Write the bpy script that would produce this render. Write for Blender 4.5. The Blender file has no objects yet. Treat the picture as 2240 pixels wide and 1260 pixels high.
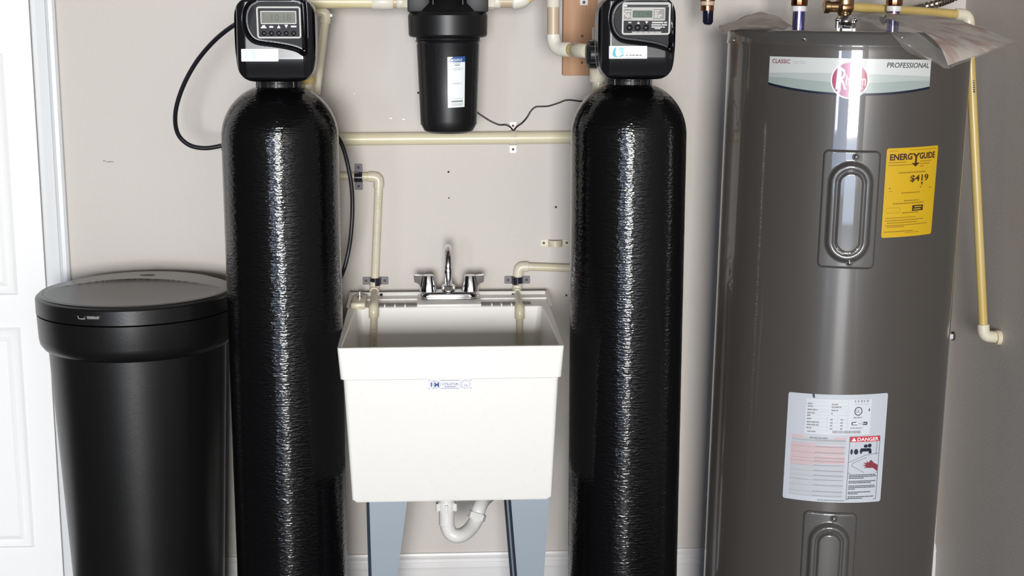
import bpy, bmesh, math, random
from mathutils import Vector, Matrix, noise
random.seed(7)
S = bpy.context.scene
COL = S.collection
# ---------------------------------------------------------------- camera, world, light, exposure
F = 3100.0; PITCH = math.radians(10.5); CAM = Vector((0, -3.75, 1.57))
cd = bpy.data.cameras.new('camera'); cam = bpy.data.objects.new('camera', cd); COL.objects.link(cam)
cam.location = CAM; YAW = math.radians(-3.0); cam.rotation_euler = (math.pi/2 - PITCH, 0, YAW)
YM = Matrix.Rotation(YAW, 3, 'Z')
cd.sensor_width = 36; cd.lens = F/2240*36; cd.clip_start = .05
S.camera = cam
S.view_settings.view_transform = 'Standard'; S.view_settings.look = 'None'
S.view_settings.gamma = 1; S.view_settings.use_curve_mapping = False
S.view_settings.exposure = 1.25
w = bpy.data.worlds.new('sky'); S.world = w; w.use_nodes = True
w.node_tree.nodes['Background'].inputs[0].default_value = (.55, .7, 1, 1)
w.node_tree.nodes['Background'].inputs[1].default_value = 1.0
# daylight in the open garage doorway behind the camera (wall_front has the opening)
def area(name, x, z, wx, hz, L, col, y=-9.45):
    l = bpy.data.lights.new(name, 'AREA'); l.shape = 'RECTANGLE'; l.size = wx; l.size_y = hz
    l.energy = L*math.pi*wx*hz; l.color = col
    o = bpy.data.objects.new(name, l); COL.objects.link(o)
    o.location = (x, y, z); o.rotation_euler = (math.radians(90), 0, 0)
area('daylight_sunlit', -.2, 1.5, 1.5, 1.5, 38, (1, .985, .95))
area('daylight_low', -.2, .37, 1.5, .7, 4, (.62, .76, 1))
area('daylight_shade', -2.0, 1.2, 2.0, 1.9, 1.7, (.50, .66, 1))
area('daylight_gap', -2.7, 1.45, .35, 1.3, 14, (.95, .97, 1), -9.43)

def P(px, py, Y):
    dx = (px-1120)/F; dy = -(py-630)/F
    d = Vector((dx, math.cos(PITCH)+dy*math.sin(PITCH), -math.sin(PITCH)+dy*math.cos(PITCH)))
    d = YM @ d; return CAM + d*((Y-CAM.y)/d.y)
def SC(py, Y):                      # pixels per metre at that depth
    return F/((P(1120, py, Y)-CAM).dot(YM @ Vector((0, math.cos(PITCH), -math.sin(PITCH)))))

# ---------------------------------------------------------------- materials
def lin(r, g, b):
    f = lambda c: (c/255/12.92) if c/255 <= .04045 else ((c/255+.055)/1.055)**2.4
    return (f(r), f(g), f(b), 1)
def mat(name, col, rough=.5, metal=0, spec=.5, coat=0, bump=None, mott=None, trans=0, ior=1.45, alpha=1, aniso=None):
    m = bpy.data.materials.new(name); m.use_nodes = True
    nt = m.node_tree; b = nt.nodes['Principled BSDF']; L = nt.links.new
    b.inputs['Base Color'].default_value = col; b.inputs['Roughness'].default_value = rough
    b.inputs['Metallic'].default_value = metal; b.inputs['Specular IOR Level'].default_value = spec
    b.inputs['Coat Weight'].default_value = coat; b.inputs['Coat Roughness'].default_value = .035
    b.inputs['Transmission Weight'].default_value = trans; b.inputs['IOR'].default_value = ior
    b.inputs['Alpha'].default_value = alpha
    tc = nt.nodes.new('ShaderNodeTexCoord')
    def nz(scale, det, sc):
        mp = nt.nodes.new('ShaderNodeMapping'); mp.inputs['Scale'].default_value = sc
        L(tc.outputs['Object'], mp.inputs['Vector'])
        n = nt.nodes.new('ShaderNodeTexNoise'); n.inputs['Scale'].default_value = scale
        n.inputs['Detail'].default_value = det; L(mp.outputs[0], n.inputs['Vector']); return n
    if mott:                       # mott = (colour, scale, (sx,sy,sz), lo, hi)
        c2, sc, st, lo, hi = mott
        n = nz(sc, 6, st); r = nt.nodes.new('ShaderNodeMapRange')
        r.inputs[1].default_value = lo; r.inputs[2].default_value = hi
        L(n.outputs['Fac'], r.inputs[0])
        mx = nt.nodes.new('ShaderNodeMix'); mx.data_type = 'RGBA'
        mx.inputs[6].default_value = col; mx.inputs[7].default_value = c2
        L(r.outputs[0], mx.inputs[0]); L(mx.outputs[2], b.inputs['Base Color'])
    prev = None
    for (sc, st, strength, dist, det) in (bump or []):
        n = nz(sc, det, st); bp = nt.nodes.new('ShaderNodeBump')
        bp.inputs['Strength'].default_value = strength; bp.inputs['Distance'].default_value = dist
        L(n.outputs['Fac'], bp.inputs['Height'])
        if prev: L(prev.outputs[0], bp.inputs['Normal'])
        prev = bp
    if prev: L(prev.outputs[0], b.inputs['Normal'])
    if prev and coat: L(prev.outputs[0], b.inputs['Coat Normal'])
    return m
ONE = (1, 1, 1)
M = {}
M['wall'] = mat('wall_paint', (.61, .565, .522, 1), .55, bump=[(180, ONE, .25, .002, 2), (3, ONE, .2, .01, 2)], mott=((.585, .54, .495, 1), 2.2, ONE, .3, .7))
M['ceil'] = mat('ceiling_paint', (.7, .69, .67, 1), .8)
M['floor'] = mat('concrete_floor', (.07, .07, .075, 1), .5, bump=[(60, ONE, .2, .002, 4)], mott=((.05, .05, .055, 1), 3, ONE, .35, .65))
M['trim'] = mat('trim_paint', (.74, .755, .76, 1), .3, bump=[(40, (1, 1, .2), .05, .002, 2)])
M['base'] = mat('baseboard_paint', (.70, .68, .67, 1), .3, bump=[(40, ONE, .08, .002, 2)])
M['door'] = mat('door_paint', (.93, .93, .92, 1), .35, bump=[(90, (1, 1, .25), .08, .001, 3)])
M['garage'] = mat('darkened_unseen_walls', (.08, .075, .07, 1), .8)  # unseen walls and ceiling, darkened so the black plastics reflect less
M['wrap'] = mat('wound_black_resin', (.003, .003, .0035, 1), .08, spec=.5, bump=[(1, (75, 75, 210), .5, .0022, 2), (1, (22, 22, 380), .4, .0013, 1), (1, (9, 9, 5), .2, .006, 1)])
M['blk'] = mat('satin_black_plastic', (.008, .008, .009, 1), .40, spec=.5, bump=[(400, ONE, .12, .0006, 2)])
M['blkg'] = mat('gloss_black_plastic', (.008, .008, .010, 1), .22, spec=.6)
M['blkm'] = mat('matte_black_plastic', (.014, .014, .015, 1), .5, spec=.5)
M['brine'] = mat('moulded_black_polyethylene', (.006, .006, .006, 1), .31, spec=.55, bump=[(220, ONE, .15, .0008, 3), (6, ONE, .08, .01, 2)])
M['lid'] = mat('textured_black_lid_wall_sheen', (.034, .029, .025, 1), .33, spec=.9, bump=[(300, ONE, .2, .0008, 3)])  # base lightened and warmed to paint in the wall's reflection
M['rub'] = mat('black_rubber_hose', (.012, .011, .016, 1), .33, spec=.5)
M['frame'] = mat('light_grey_print', (.58, .57, .54, 1), .5)
M['panel'] = mat('panel_graphite', (.022, .022, .027, 1), .55, spec=.3)
M['bezel'] = mat('bezel_graphite', (.014, .015, .017, 1), .55, spec=.3)
M['greyp'] = mat('panel_grey', (.28, .26, .25, 1), .5)
M['lcd'] = mat('lcd_grey', (.15, .16, .13, 1), .4, spec=.3)
M['lcdg'] = mat('lcd_green', (.085, .125, .095, 1), .4, spec=.3)
M['digit'] = mat('lcd_digit', (.09, .095, .08, 1), .4, spec=.3)
M['digitg'] = mat('lcd_digit_green', (.05, .08, .06, 1), .4, spec=.3)
M['seam'] = mat('shell_grey', (.22, .21, .20, 1), .4)
M['stick'] = mat('white_sticker', (.88, .93, .95, 1), .3)
M['teal'] = mat('teal_print', (.07, .42, .58, 1), .4)
M['teal2'] = mat('pale_teal_print', (.35, .68, .78, 1), .4)
M['tealf'] = mat('faded_teal_print', (.55, .78, .84, 1), .4)
M['ink'] = mat('dark_print', (.03, .03, .035, 1), .5)
M['inkg'] = mat('grey_print', (.25, .25, .26, 1), .5)
M['inkl'] = mat('pale_grey_print', (.45, .45, .46, 1), .5)
M['blue'] = mat('blue_print', (.03, .10, .32, 1), .4)
M['blu2'] = mat('faded_blue_print', (.14, .2, .38, 1), .4)
M['red'] = mat('red_print', (.50, .03, .04, 1), .45)
M['pink'] = mat('pink_print', (.62, .40, .42, 1), .5)
M['maroon'] = mat('maroon_print', (.22, .03, .05, 1), .5)
M['pvc'] = mat('cream_pvc', (.72, .66, .52, 1), .28, mott=((.66, .58, .40, 1), 20, ONE, .45, .7))
M['pvcw'] = mat('white_pvc', (.80, .76, .66, 1), .25, mott=((.74, .68, .55, 1), 14, ONE, .45, .7))
M['pvct'] = mat('tan_pvc', (.56, .44, .31, 1), .35)
M['glue'] = mat('primer_stained_pvc', (.55, .43, .17, 1), .3)
M['pvcy'] = mat('yellowed_pvc', (.70, .56, .26, 1), .3, mott=((.62, .45, .14, 1), 9, (1, 1, .2), .4, .7))
M['pvcd'] = mat('golden_yellowed_pvc', (.60, .45, .17, 1), .3, mott=((.52, .36, .10, 1), 9, (1, 1, .2), .4, .7))
M['pvcc'] = mat('pale_yellowed_pvc', (.76, .69, .49, 1), .3, mott=((.72, .60, .30, 1), 7, (.3, 1, 2), .5, .7))
M['trap'] = mat('white_trap_pvc', (.78, .76, .73, 1), .25)
M['tub'] = mat('white_composite', (.86, .84, .80, 1), .33, spec=.5, mott=((.83, .81, .765, 1), 60, ONE, .6, .75))
M['leg'] = mat('blue_grey_steel', (.25, .29, .33, 1), .38, metal=.15, bump=[(30, ONE, .06, .002, 2)])
M['legd'] = mat('dark_steel_edge', (.10, .14, .20, 1), .4, metal=.2)
M['chrome'] = mat('chrome', (.82, .82, .85, 1), .07, metal=1)
M['steel'] = mat('zinc_plated_steel', (.17, .16, .175, 1), .5)
M['band'] = mat('dark_steel_band', (.035, .033, .045, 1), .22, metal=.5)
M['screw'] = mat('screw_metal', (.10, .09, .08, 1), .4, metal=.6)
M['bright'] = mat('bright_screw', (.75, .75, .73, 1), .2, metal=1)
M['heat'] = mat('grey_brown_enamel', (.069, .061, .055, 1), .38, spec=.35, coat=.9)
M['heatp'] = mat('grey_panel_enamel', (.073, .068, .064, 1), .38, spec=.35, coat=.9)
M['band1'] = mat('label_silver', (.60, .62, .60, 1), .38, coat=.9)
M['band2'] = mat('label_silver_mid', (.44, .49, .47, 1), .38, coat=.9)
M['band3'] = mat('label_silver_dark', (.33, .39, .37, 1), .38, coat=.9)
M['navy'] = mat('navy_print', (.008, .012, .03, 1), .4)
M['magenta'] = mat('magenta_print', (.34, .008, .07, 1), .3, coat=.9)
M['white'] = mat('white_print', (.82, .80, .82, 1), .35)
M['gwhite'] = mat('glossy_white_print', (.82, .80, .82, 1), .35, coat=.9)
M['yellow'] = mat('yellow_label', (.60, .37, .012, 1), .42)
M['brown'] = mat('dark_brown_print', (.05, .02, .01, 1), .5)
M['brownl'] = mat('brown_print', (.30, .17, .01, 1), .5)
M['plate'] = mat('data_plate_white', (.60, .62, .66, 1), .45)
M['warn'] = mat('white_label', (.50, .52, .57, 1), .45)
M['copper'] = mat('copper', (.42, .20, .10, 1), .22, metal=1, mott=((.22, .10, .06, 1), 40, ONE, .4, .7))
M['brass'] = mat('brass', (.46, .30, .16, 1), .3, metal=1)
M['nip'] = mat('nipple_blue_reflection', (.20, .19, .42, 1), .12, metal=.9)  # chrome-like metal, its blue reflection put into the colour
M['nylon'] = mat('white_nylon', (.75, .72, .72, 1), .35)
M['capd'] = mat('dark_cap', (.012, .012, .03, 1), .15, metal=.3)
M['conduit'] = mat('flexible_conduit_metal', (.42, .38, .33, 1), .3, metal=1)
M['wood'] = mat('planed_pine', (.52, .29, .155, 1), .55, bump=[(1, (90, 40, 4), .1, .001, 4)], mott=((.43, .22, .11, 1), 1, (60, 30, 3), .35, .68))
M['paper'] = mat('booklet_paper', (.80, .74, .67, 1), .6, mott=((.60, .42, .37, 1), 14, (1, 3, 1), .5, .66))
M['film'] = mat('clear_plastic_film', (.70, .66, .62, 1), .12, trans=.0, alpha=.15, spec=1, bump=[(22, ONE, .6, .01, 3)])
M['hole'] = mat('dark_hole', (.02, .018, .015, 1), .7)
M['scuff_shade'] = mat('scuff_and_shade_grey', (.36, .34, .32, 1), .7)  # wall smudges, and the painted shade of the soap recesses

# ---------------------------------------------------------------- object helpers
ORG = {}
def thing(name, label, cat, loc, group=None):
    o = bpy.data.objects.new(name, None); COL.objects.link(o); o.location = loc
    o.empty_display_size = .05
    o['label'] = label; o['category'] = cat
    if group: o['group'] = group
    ORG[o] = Vector(loc); return o
def tag(o, label, cat, group=None):
    o['label'] = label; o['category'] = cat
    if group: o['group'] = group
    return o
def obj(name, bm, m, parent=None, smooth=None, label=None, kind=None):
    bmesh.ops.recalc_face_normals(bm, faces=bm.faces) if not bm.get('keep') else None
    return obj_raw(name, bm, m, parent, smooth, label, kind)
def obj_raw(name, bm, m, parent=None, smooth=None, label=None, kind=None):
    if parent is not None: org = ORG[parent]
    else:
        c = [v.co for v in bm.verts]
        org = Vector(((min(v.x for v in c)+max(v.x for v in c))/2, (min(v.y for v in c)+max(v.y for v in c))/2, min(v.z for v in c)))
    bmesh.ops.translate(bm, verts=bm.verts, vec=-org)
    me = bpy.data.meshes.new(name); bm.to_mesh(me); bm.free()
    if smooth is None: smooth = 35
    if smooth:
        me.shade_smooth()
        me.set_sharp_from_angle(angle=math.radians(smooth))
    else: me.shade_flat()
    me.materials.append(m if not isinstance(m, str) else M[m])
    o = bpy.data.objects.new(name, me); COL.objects.link(o)
    if parent is not None: o.parent = parent
    else: o.location = org
    ORG[o] = org
    if label: o['label'] = label
    if kind: o['kind'] = kind
    return o
class BM:                      # thin wrapper so that the normal pass can be skipped
    pass
def new(): return bmesh.new()
_get = bmesh.types.BMesh
def obj(name, bm, m, parent=None, smooth=None, label=None, kind=None, keep=False):
    if not keep: bmesh.ops.recalc_face_normals(bm, faces=bm.faces)
    return obj_raw(name, bm, m, parent, smooth, label, kind)
def box(bm, x0, x1, y0, y1, z0, z1, bev=0, seg=2):
    r = bmesh.ops.create_cube(bm, size=1); vs = r['verts']
    bmesh.ops.scale(bm, vec=(x1-x0, y1-y0, z1-z0), verts=vs)
    bmesh.ops.translate(bm, vec=((x0+x1)/2, (y0+y1)/2, (z0+z1)/2), verts=vs)
    if bev:
        es = list({e for v in vs for e in v.link_edges})
        r = bmesh.ops.bevel(bm, geom=es, offset=bev, segments=seg, affect='EDGES', profile=.5)
        vs = [v for v in {v for f in r['faces'] for v in f.verts}]
    return vs
def lathe(bm, prof, c, segs=48, axis='z', cap0=True, cap1=True):
    rows = []
    for (r, h) in prof:
        row = []
        for k in range(segs):
            a = 2*math.pi*k/segs; p = (r*math.cos(a), r*math.sin(a), h)
            if axis == 'x': p = (h, p[0], p[1])
            if axis == 'y': p = (p[0], h, p[1])
            row.append(bm.verts.new(Vector(c)+Vector(p)))
        rows.append(row)
    for a, b in zip(rows, rows[1:]):
        for k in range(segs):
            bm.faces.new((a[k], a[(k+1) % segs], b[(k+1) % segs], b[k]))
    if cap0: bm.faces.new(list(reversed(rows[0])))
    if cap1: bm.faces.new(rows[-1])
    return rows
def cyl(bm, c, r, h0, h1, axis='z', segs=24, bev=0):
    if bev: prof = [(r-bev, h0), (r, h0+bev), (r, h1-bev), (r-bev, h1)]
    else: prof = [(r, h0), (r, h1)]
    lathe(bm, prof, c, segs, axis)
def sweep(bm, pts, r, segs=14, cap=True):
    pts = [Vector(p) for p in pts]; n = len(pts)
    rad = r if callable(r) else (lambda i: r)
    t = [(pts[min(i+1, n-1)]-pts[max(i-1, 0)]).normalized() for i in range(n)]
    up = Vector((0, 0, 1)) if abs(t[0].z) < .9 else Vector((0, 1, 0))
    nrm = (up - t[0]*up.dot(t[0])).normalized(); rows = []
    for i in range(n):
        nrm = (nrm - t[i]*nrm.dot(t[i])).normalized(); bn = t[i].cross(nrm)
        rows.append([bm.verts.new(pts[i] + (nrm*math.cos(2*math.pi*k/segs)+bn*math.sin(2*math.pi*k/segs))*rad(i)) for k in range(segs)])
    for a, b in zip(rows, rows[1:]):
        for k in range(segs): bm.faces.new((a[k], a[(k+1) % segs], b[(k+1) % segs], b[k]))
    if cap: bm.faces.new(list(reversed(rows[0]))); bm.faces.new(rows[-1])
def spline(pts, n=10):
    pts = [Vector(p) for p in pts]; q = [pts[0]]+pts+[pts[-1]]; out = []
    for i in range(1, len(q)-2):
        a, b, c, d = q[i-1], q[i], q[i+1], q[i+2]
        for k in range(n):
            t = k/n
            out.append(.5*((2*b)+(c-a)*t+(2*a-5*b+4*c-d)*t*t+(3*b-a-3*c+d)*t**3))
    out.append(pts[-1]); return out
def bend(a, c, b, rad, n=8):              # rounded corner c between a and b
    a, b, c = Vector(a), Vector(b), Vector(c)
    u = (a-c).normalized()*rad; v = (b-c).normalized()*rad
    return [c+u*(1-t)**2+v*t**2 for t in [k/n for k in range(n+1)]]
def elbow(parent, a, c, b, r, leg, m='pvc', name='elbow'):
    a, b, c = Vector(a), Vector(b), Vector(c)
    u = (a-c).normalized(); v = (b-c).normalized(); bm = new()
    pts = [c+u*leg] + [c+u*leg*.98] + bend(a, c, b, min(leg*.55, r*1.25)) + [c+v*leg*.98, c+v*leg]
    n = len(pts); sweep(bm, pts, lambda i: r*.93 if i in (0, n-1) else r, 20)
    return obj(name, bm, m, parent, 50)
def pipe(parent, a, b, r, m='pvc', name='pipe', segs=20):
    bm = new(); sweep(bm, [a, b], r, segs); return obj(name, bm, m, parent, 50)
def coupling(parent, a, b, r, m='pvc', name='coupling'):
    a, b = Vector(a), Vector(b); d = (b-a).normalized()*.0012; bm = new()
    sweep(bm, [a, a+d, b-d, b], lambda i: r-.001 if i in (0, 3) else r, 20); return obj(name, bm, m, parent, 50)
# --------- flat print: 2D shapes mapped on a surface
_tc = {}
def text2d(s, h, bold=0, shear=0, space=1, wscale=1):
    k = (s, bold, shear, space)
    if k not in _tc:
        cu = bpy.data.curves.new('t', 'FONT'); cu.body = s; cu.size = 1; cu.shear = shear; cu.offset = bold
        cu.space_character = space; cu.resolution_u = 3
        o = bpy.data.objects.new('t', cu); COL.objects.link(o)
        dg = bpy.context.evaluated_depsgraph_get(); me = bpy.data.meshes.new_from_object(o.evaluated_get(dg))
        v = [tuple(x.co) for x in me.vertices]; f = [tuple(p.vertices) for p in me.polygons]
        bpy.data.objects.remove(o); bpy.data.curves.remove(cu); bpy.data.meshes.remove(me); _tc[k] = (v, f)
    v, f = _tc[k]; x0 = min(p[0] for p in v); x1 = max(p[0] for p in v)
    s_ = h/.72
    return [((p[0]-x0)*s_*wscale, p[1]*s_) for p in v], f, (x1-x0)*s_*wscale
PRINT = {'small_print', 'label_print', 'print_block', 'panel_print', 'paragraph_rules', 'table_lines', 'marks', 'pictogram_lines', 'embossed_print', 'tinted_paragraph', 'paragraph_heading', 'key_symbols'}
class Flat:
    def __init__(s): s.v = []; s.f = []
    def poly(s, pts):
        n = len(s.v); s.v += [tuple(p) for p in pts]; s.f.append(tuple(range(n, n+len(pts)))); return s
    def rect(s, x0, y0, x1, y1): return s.poly([(x0, y0), (x1, y0), (x1, y1), (x0, y1)])
    def rrect(s, x0, y0, x1, y1, r, n=4):
        return s.poly(rr(x0, y0, x1, y1, r, n))
    def frame(s, x0, y0, x1, y1, r, t, n=4):
        a = rr(x0, y0, x1, y1, r, n); b = rr(x0+t, y0+t, x1-t, y1-t, max(r-t, .0003), n)
        for k in range(len(a)): s.poly([a[k], a[(k+1) % len(a)], b[(k+1) % len(a)], b[k]])
        return s
    def disc(s, x, y, r, n=32, ry=None):
        ry = ry or r
        return s.poly([(x+r*math.cos(2*math.pi*k/n), y+ry*math.sin(2*math.pi*k/n)) for k in range(n)])
    def ring(s, x, y, r, t, n=32):
        for k in range(n):
            a, b = 2*math.pi*k/n, 2*math.pi*(k+1)/n
            s.poly([(x+r*math.cos(a), y+r*math.sin(a)), (x+r*math.cos(b), y+r*math.sin(b)), (x+(r-t)*math.cos(b), y+(r-t)*math.sin(b)), (x+(r-t)*math.cos(a), y+(r-t)*math.sin(a))])
        return s
    def line(s, pts, t):
        for (a, b) in zip(pts, pts[1:]):
            d = Vector((b[0]-a[0], b[1]-a[1])).normalized()*t/2; q = (-d.y, d.x)
            s.poly([(a[0]-q[0], a[1]-q[1]), (b[0]-q[0], b[1]-q[1]), (b[0]+q[0], b[1]+q[1]), (a[0]+q[0], a[1]+q[1])])
        return s
    def text(s, t, x, y, h, align='l', rot=0, **k):
        v, f, wd = text2d(t, h, **k); ox = {'l': 0, 'c': -wd/2, 'r': -wd}[align]; n = len(s.v)
        c, sn = math.cos(rot), math.sin(rot)
        s.v += [(x+(p[0]+ox)*c-p[1]*sn, y+(p[0]+ox)*sn+p[1]*c) for p in v]; s.f += [tuple(i+n for i in q) for q in f]; return s
    def words(s, x0, x1, y, h, lo=2, hi=7, fill=1, slope=0):   # a line of print too small to read
        x = x0; e = x0+(x1-x0)*fill
        while x < e-.3*h:
            wd = min(random.uniform(lo, hi)*h*.55, e-x)
            s.poly([(x, y+slope*(x-x0)), (x+wd, y+slope*(x+wd-x0)), (x+wd, y+h+slope*(x+wd-x0)), (x, y+h+slope*(x-x0))]); x += wd+.45*h
        return s
    def build(s, name, m, parent, mp, e=.0003, cut=0, label=None, warp=None):
        bm = new(); vs = [bm.verts.new((p[0], p[1], 0)) for p in s.v]
        for f in s.f:
            try: bm.faces.new([vs[i] for i in f])
            except ValueError: pass
        if cut:
            bmesh.ops.triangulate(bm, faces=[f for f in bm.faces if len(f.verts) > 4])
            x0 = min(p[0] for p in s.v); x1 = max(p[0] for p in s.v); k = math.ceil(x0/cut)
            while k*cut < x1:
                bmesh.ops.bisect_plane(bm, geom=bm.verts[:]+bm.edges[:]+bm.faces[:], plane_co=(k*cut+1e-6, 0, 0), plane_no=(1, 0, 0)); k += 1
        for v in bm.verts:
            x, y = v.co.x, v.co.y
            if warp: x, y = warp(x, y)
            v.co = mp(x, y, e)
        return obj(name, bm, m, parent, 0, label, 'stuff' if name in PRINT else None, keep=True)
def rr(x0, y0, x1, y1, r, n=4):
    out = []
    for (cx, cy, a0) in ((x1-r, y0+r, -90), (x1-r, y1-r, 0), (x0+r, y1-r, 90), (x0+r, y0+r, 180)):
        for k in range(n+1):
            a = math.radians(a0+90*k/n); out.append((cx+r*math.cos(a), cy+r*math.sin(a)))
    return out
def on_plane(o, u=(1, 0, 0), v=(0, 0, 1)):
    o, u, v = Vector(o), Vector(u), Vector(v); n = u.cross(v).normalized()
    return lambda x, y, e: o+u*x+v*y+n*e
def on_cyl(cx, cy, R, th0, z0):
    return lambda x, y, e: Vector((cx+(R+e)*math.sin(th0+x/R), cy-(R+e)*math.cos(th0+x/R), z0+y))
def grid(bm, nu, nv, fn, closed=False):
    g = [[bm.verts.new(fn(i/nu, j/nv)) for i in range(nu+1)] for j in range(nv+1)]
    for j in range(nv):
        for i in range(nu): bm.faces.new((g[j][i], g[j][i+1], g[j+1][i+1], g[j+1][i]))
    return g
def screw(parent, p, r, axis='y', m='screw', d=-1, name='screw', h=.004):
    bm = new(); lathe(bm, [(r, 0), (r, h*.4*d), (r*.6, h*.9*d), (r*.15, h*d)], p, 12, axis); return obj(name, bm, m, parent)

# ---------------------------------------------------------------- the room
XR = P(2071, 740, 0).x; XL = -3.2; YF = -9.5; ZC = 2.75
def struct(name, bm, m, parent=None, smooth=35):
    o = obj(name, bm, m, parent, smooth)
    if parent is None: o['kind'] = 'structure'
    return o
DX = P(86, 300, 0).x                        # right edge of the door leaf
b = new(); box(b, XL-.15, XR+.15, 0, .15, 0, ZC); wall_back = struct('wall_back', b, 'wall')
b = new(); box(b, XR, XR+.15, YF, 0, 0, ZC); wall_right = struct('wall_right', b, 'wall')
b = new(); box(b, XL-.15, XL, YF, 0, 0, ZC); struct('wall_left', b, 'garage')
b = new(); box(b, XL-.15, XR+.15, YF-.15, YF, 2.2, ZC); box(b, XL-.15, XL, YF-.15, YF, 0, 2.25); box(b, .8, XR+.15, YF-.15, YF, 0, 2.2)
struct('wall_front', b, 'garage')
b = new(); box(b, XL-.15, XR+.15, YF-3, .15, -.1, 0); struct('floor', b, 'floor')
b = new(); box(b, XL-.15, XR+.15, YF-.15, .15, ZC, ZC+.1); struct('ceiling', b, 'garage')
def profile_x(bm, prof, x0, x1):            # prof in (y,z), extruded along x
    a = [bm.verts.new((x0, p[0], p[1])) for p in prof]; c = [bm.verts.new((x1, p[0], p[1])) for p in prof]
    n = len(prof)
    for k in range(n): bm.faces.new((a[k], a[(k+1) % n], c[(k+1) % n], c[k]))
    bm.faces.new(a); bm.faces.new(list(reversed(c)))
def profile_z(bm, prof, z0, z1):            # prof in (x,y)
    a = [bm.verts.new((p[0], p[1], z0)) for p in prof]; c = [bm.verts.new((p[0], p[1], z1)) for p in prof]
    n = len(prof)
    for k in range(n): bm.faces.new((a[k], a[(k+1) % n], c[(k+1) % n], c[k]))
    bm.faces.new(a); bm.faces.new(list(reversed(c)))
CW = .062
zb = P(1000, 1211, -.012).z
bp = [(0, 0), (-.014, 0), (-.014, zb-.045), (-.011, zb-.040), (-.010, zb-.026), (-.013, zb-.024), (-.012, zb-.016), (-.008, zb-.010), (-.006, zb-.002), (-.004, zb), (0, zb)]
b = new(); profile_x(b, bp, DX+CW, XR); struct('baseboard_back', b, 'base', smooth=20)
# door leaf with raised panels, and its casing
b = new(); x0, x1 = DX-.81, DX-.003
def pz(y): return P(60, y, -.02).z
box(b, x0, x1, -.014, -.001, .008, 2.04, .001, 1)
door = struct('door_1', b, 'door'); ORG[door] = door.location.copy()
for (zc0, zc1) in ((.17, pz(717)), (pz(646), 1.50), (1.62, 1.93)):
    for (a, c) in ((x1-.81+.11, x1-.81+.36), (P(42, 700, -.02).x-.26, P(42, 700, -.02).x)):
        b = new(); prof = [(0, .0142), (.006, .019), (.012, .0165), (.024, .0145), (.036, .021), (.046, .0215)]
        rings = []
        for (ins, yy) in prof:
            rings.append([b.verts.new(Vector(q)) for q in ((a+ins, -yy, zc0+ins), (c-ins, -yy, zc0+ins), (c-ins, -yy, zc1-ins), (a+ins, -yy, zc1-ins))])
        for r0, r1 in zip(rings, rings[1:]):
            for k in range(4): b.faces.new((r0[k], r0[(k+1) % 4], r1[(k+1) % 4], r1[k]))
        b.faces.new(rings[-1]); obj('panel', b, 'door', door, 20, keep=True)
b = new(); cp = [(DX, 0), (DX, -.013), (DX+.003, -.015), (DX+.012, -.012), (DX+.036, -.013), (DX+.040, -.018), (DX+.047, -.021), (DX+.056, -.020), (DX+CW, -.015), (DX+CW, 0)]
profile_z(b, cp, 0, 2.06)
tr = struct('trim_1', b, 'trim', smooth=20); ORG[tr] = tr.location.copy()
b = new(); profile_x(b, [(0, 2.06), (-.013, 2.06), (-.013, 2.10), (-.02, 2.11), (-.015, 2.125), (0, 2.125)], DX-.9, DX+CW); struct('trim_2', b, 'trim')
# marks on the wall
ORG[wall_back] = wall_back.location.copy(); ORG[wall_right] = wall_right.location.copy()
for (px, py, r) in ((981, 376, .0028), (982, 433, .002), (1216, 453, .003), (915, 203, .003), (1239, 646, .003)):
    p = P(px, py, 0); screw(wall_back, (p.x, -.0002, p.z), r, m='hole', name='nail_hole', h=.0008)
for (px, py, rx, rz) in ((240, 354, .012, .002), (228, 352, .004, .002), (855, 259, .004, .0015), (883, 261, .004, .0015), (775, 205, .0025, .001)):
    p = P(px, py, 0); Flat().disc(0, 0, rx, 10, rz).build('scuff_mark', 'scuff_shade' if px < 300 else 'white', wall_back, on_plane((p.x, 0, p.z)), .0004)

# ---------------------------------------------------------------- brine tank (far left)
by = -.30; bs = SC(690, by); bx = P(300.5, 690, by).x
R = lambda px: px/bs; KB = 1.055
zt = P(300, 668, by-.21).z; zs = P(300, 712, by-.222).z; zc = P(300, 794, by-.222).z
t = thing('brine_tank', 'round black plastic brine tank with a broad lid, beside the white door', 'tank', (bx, by, 0))
b = new(); r0 = .2005*KB
lathe(b, [(.160*KB, 0), (.168*KB, .01), (r0, zc-.004), (r0, zc), (r0, zc+.02)], (bx, by, 0), 96); obj('barrel', b, 'brine', t)
b = new(); lathe(b, [(r0+.001, zc-.002), (.211*KB, zc+.004), (.2185*KB, zc+.016), (.2205*KB, zc+.03), (.2225*KB, zs-.002), (.217*KB, zs-.001)], (bx, by, 0), 96, cap0=False); obj('collar', b, 'brine', t)
zl = zs+.001
b = new(); lathe(b, [(q_[0]*KB, q_[1]) for q_ in ((.216, zl), (.2235, zl+.001), (.2235, zt-.010), (.2215, zt-.006), (.2165, zt-.003), (.2155, zt-.0005), (.210, zt+.001), (.206, zt+.0005))], (bx, by, 0), 96, cap1=False); lid = obj('lid', b, 'brine', t, 25)
b = new(); RL = .2055*KB
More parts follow.
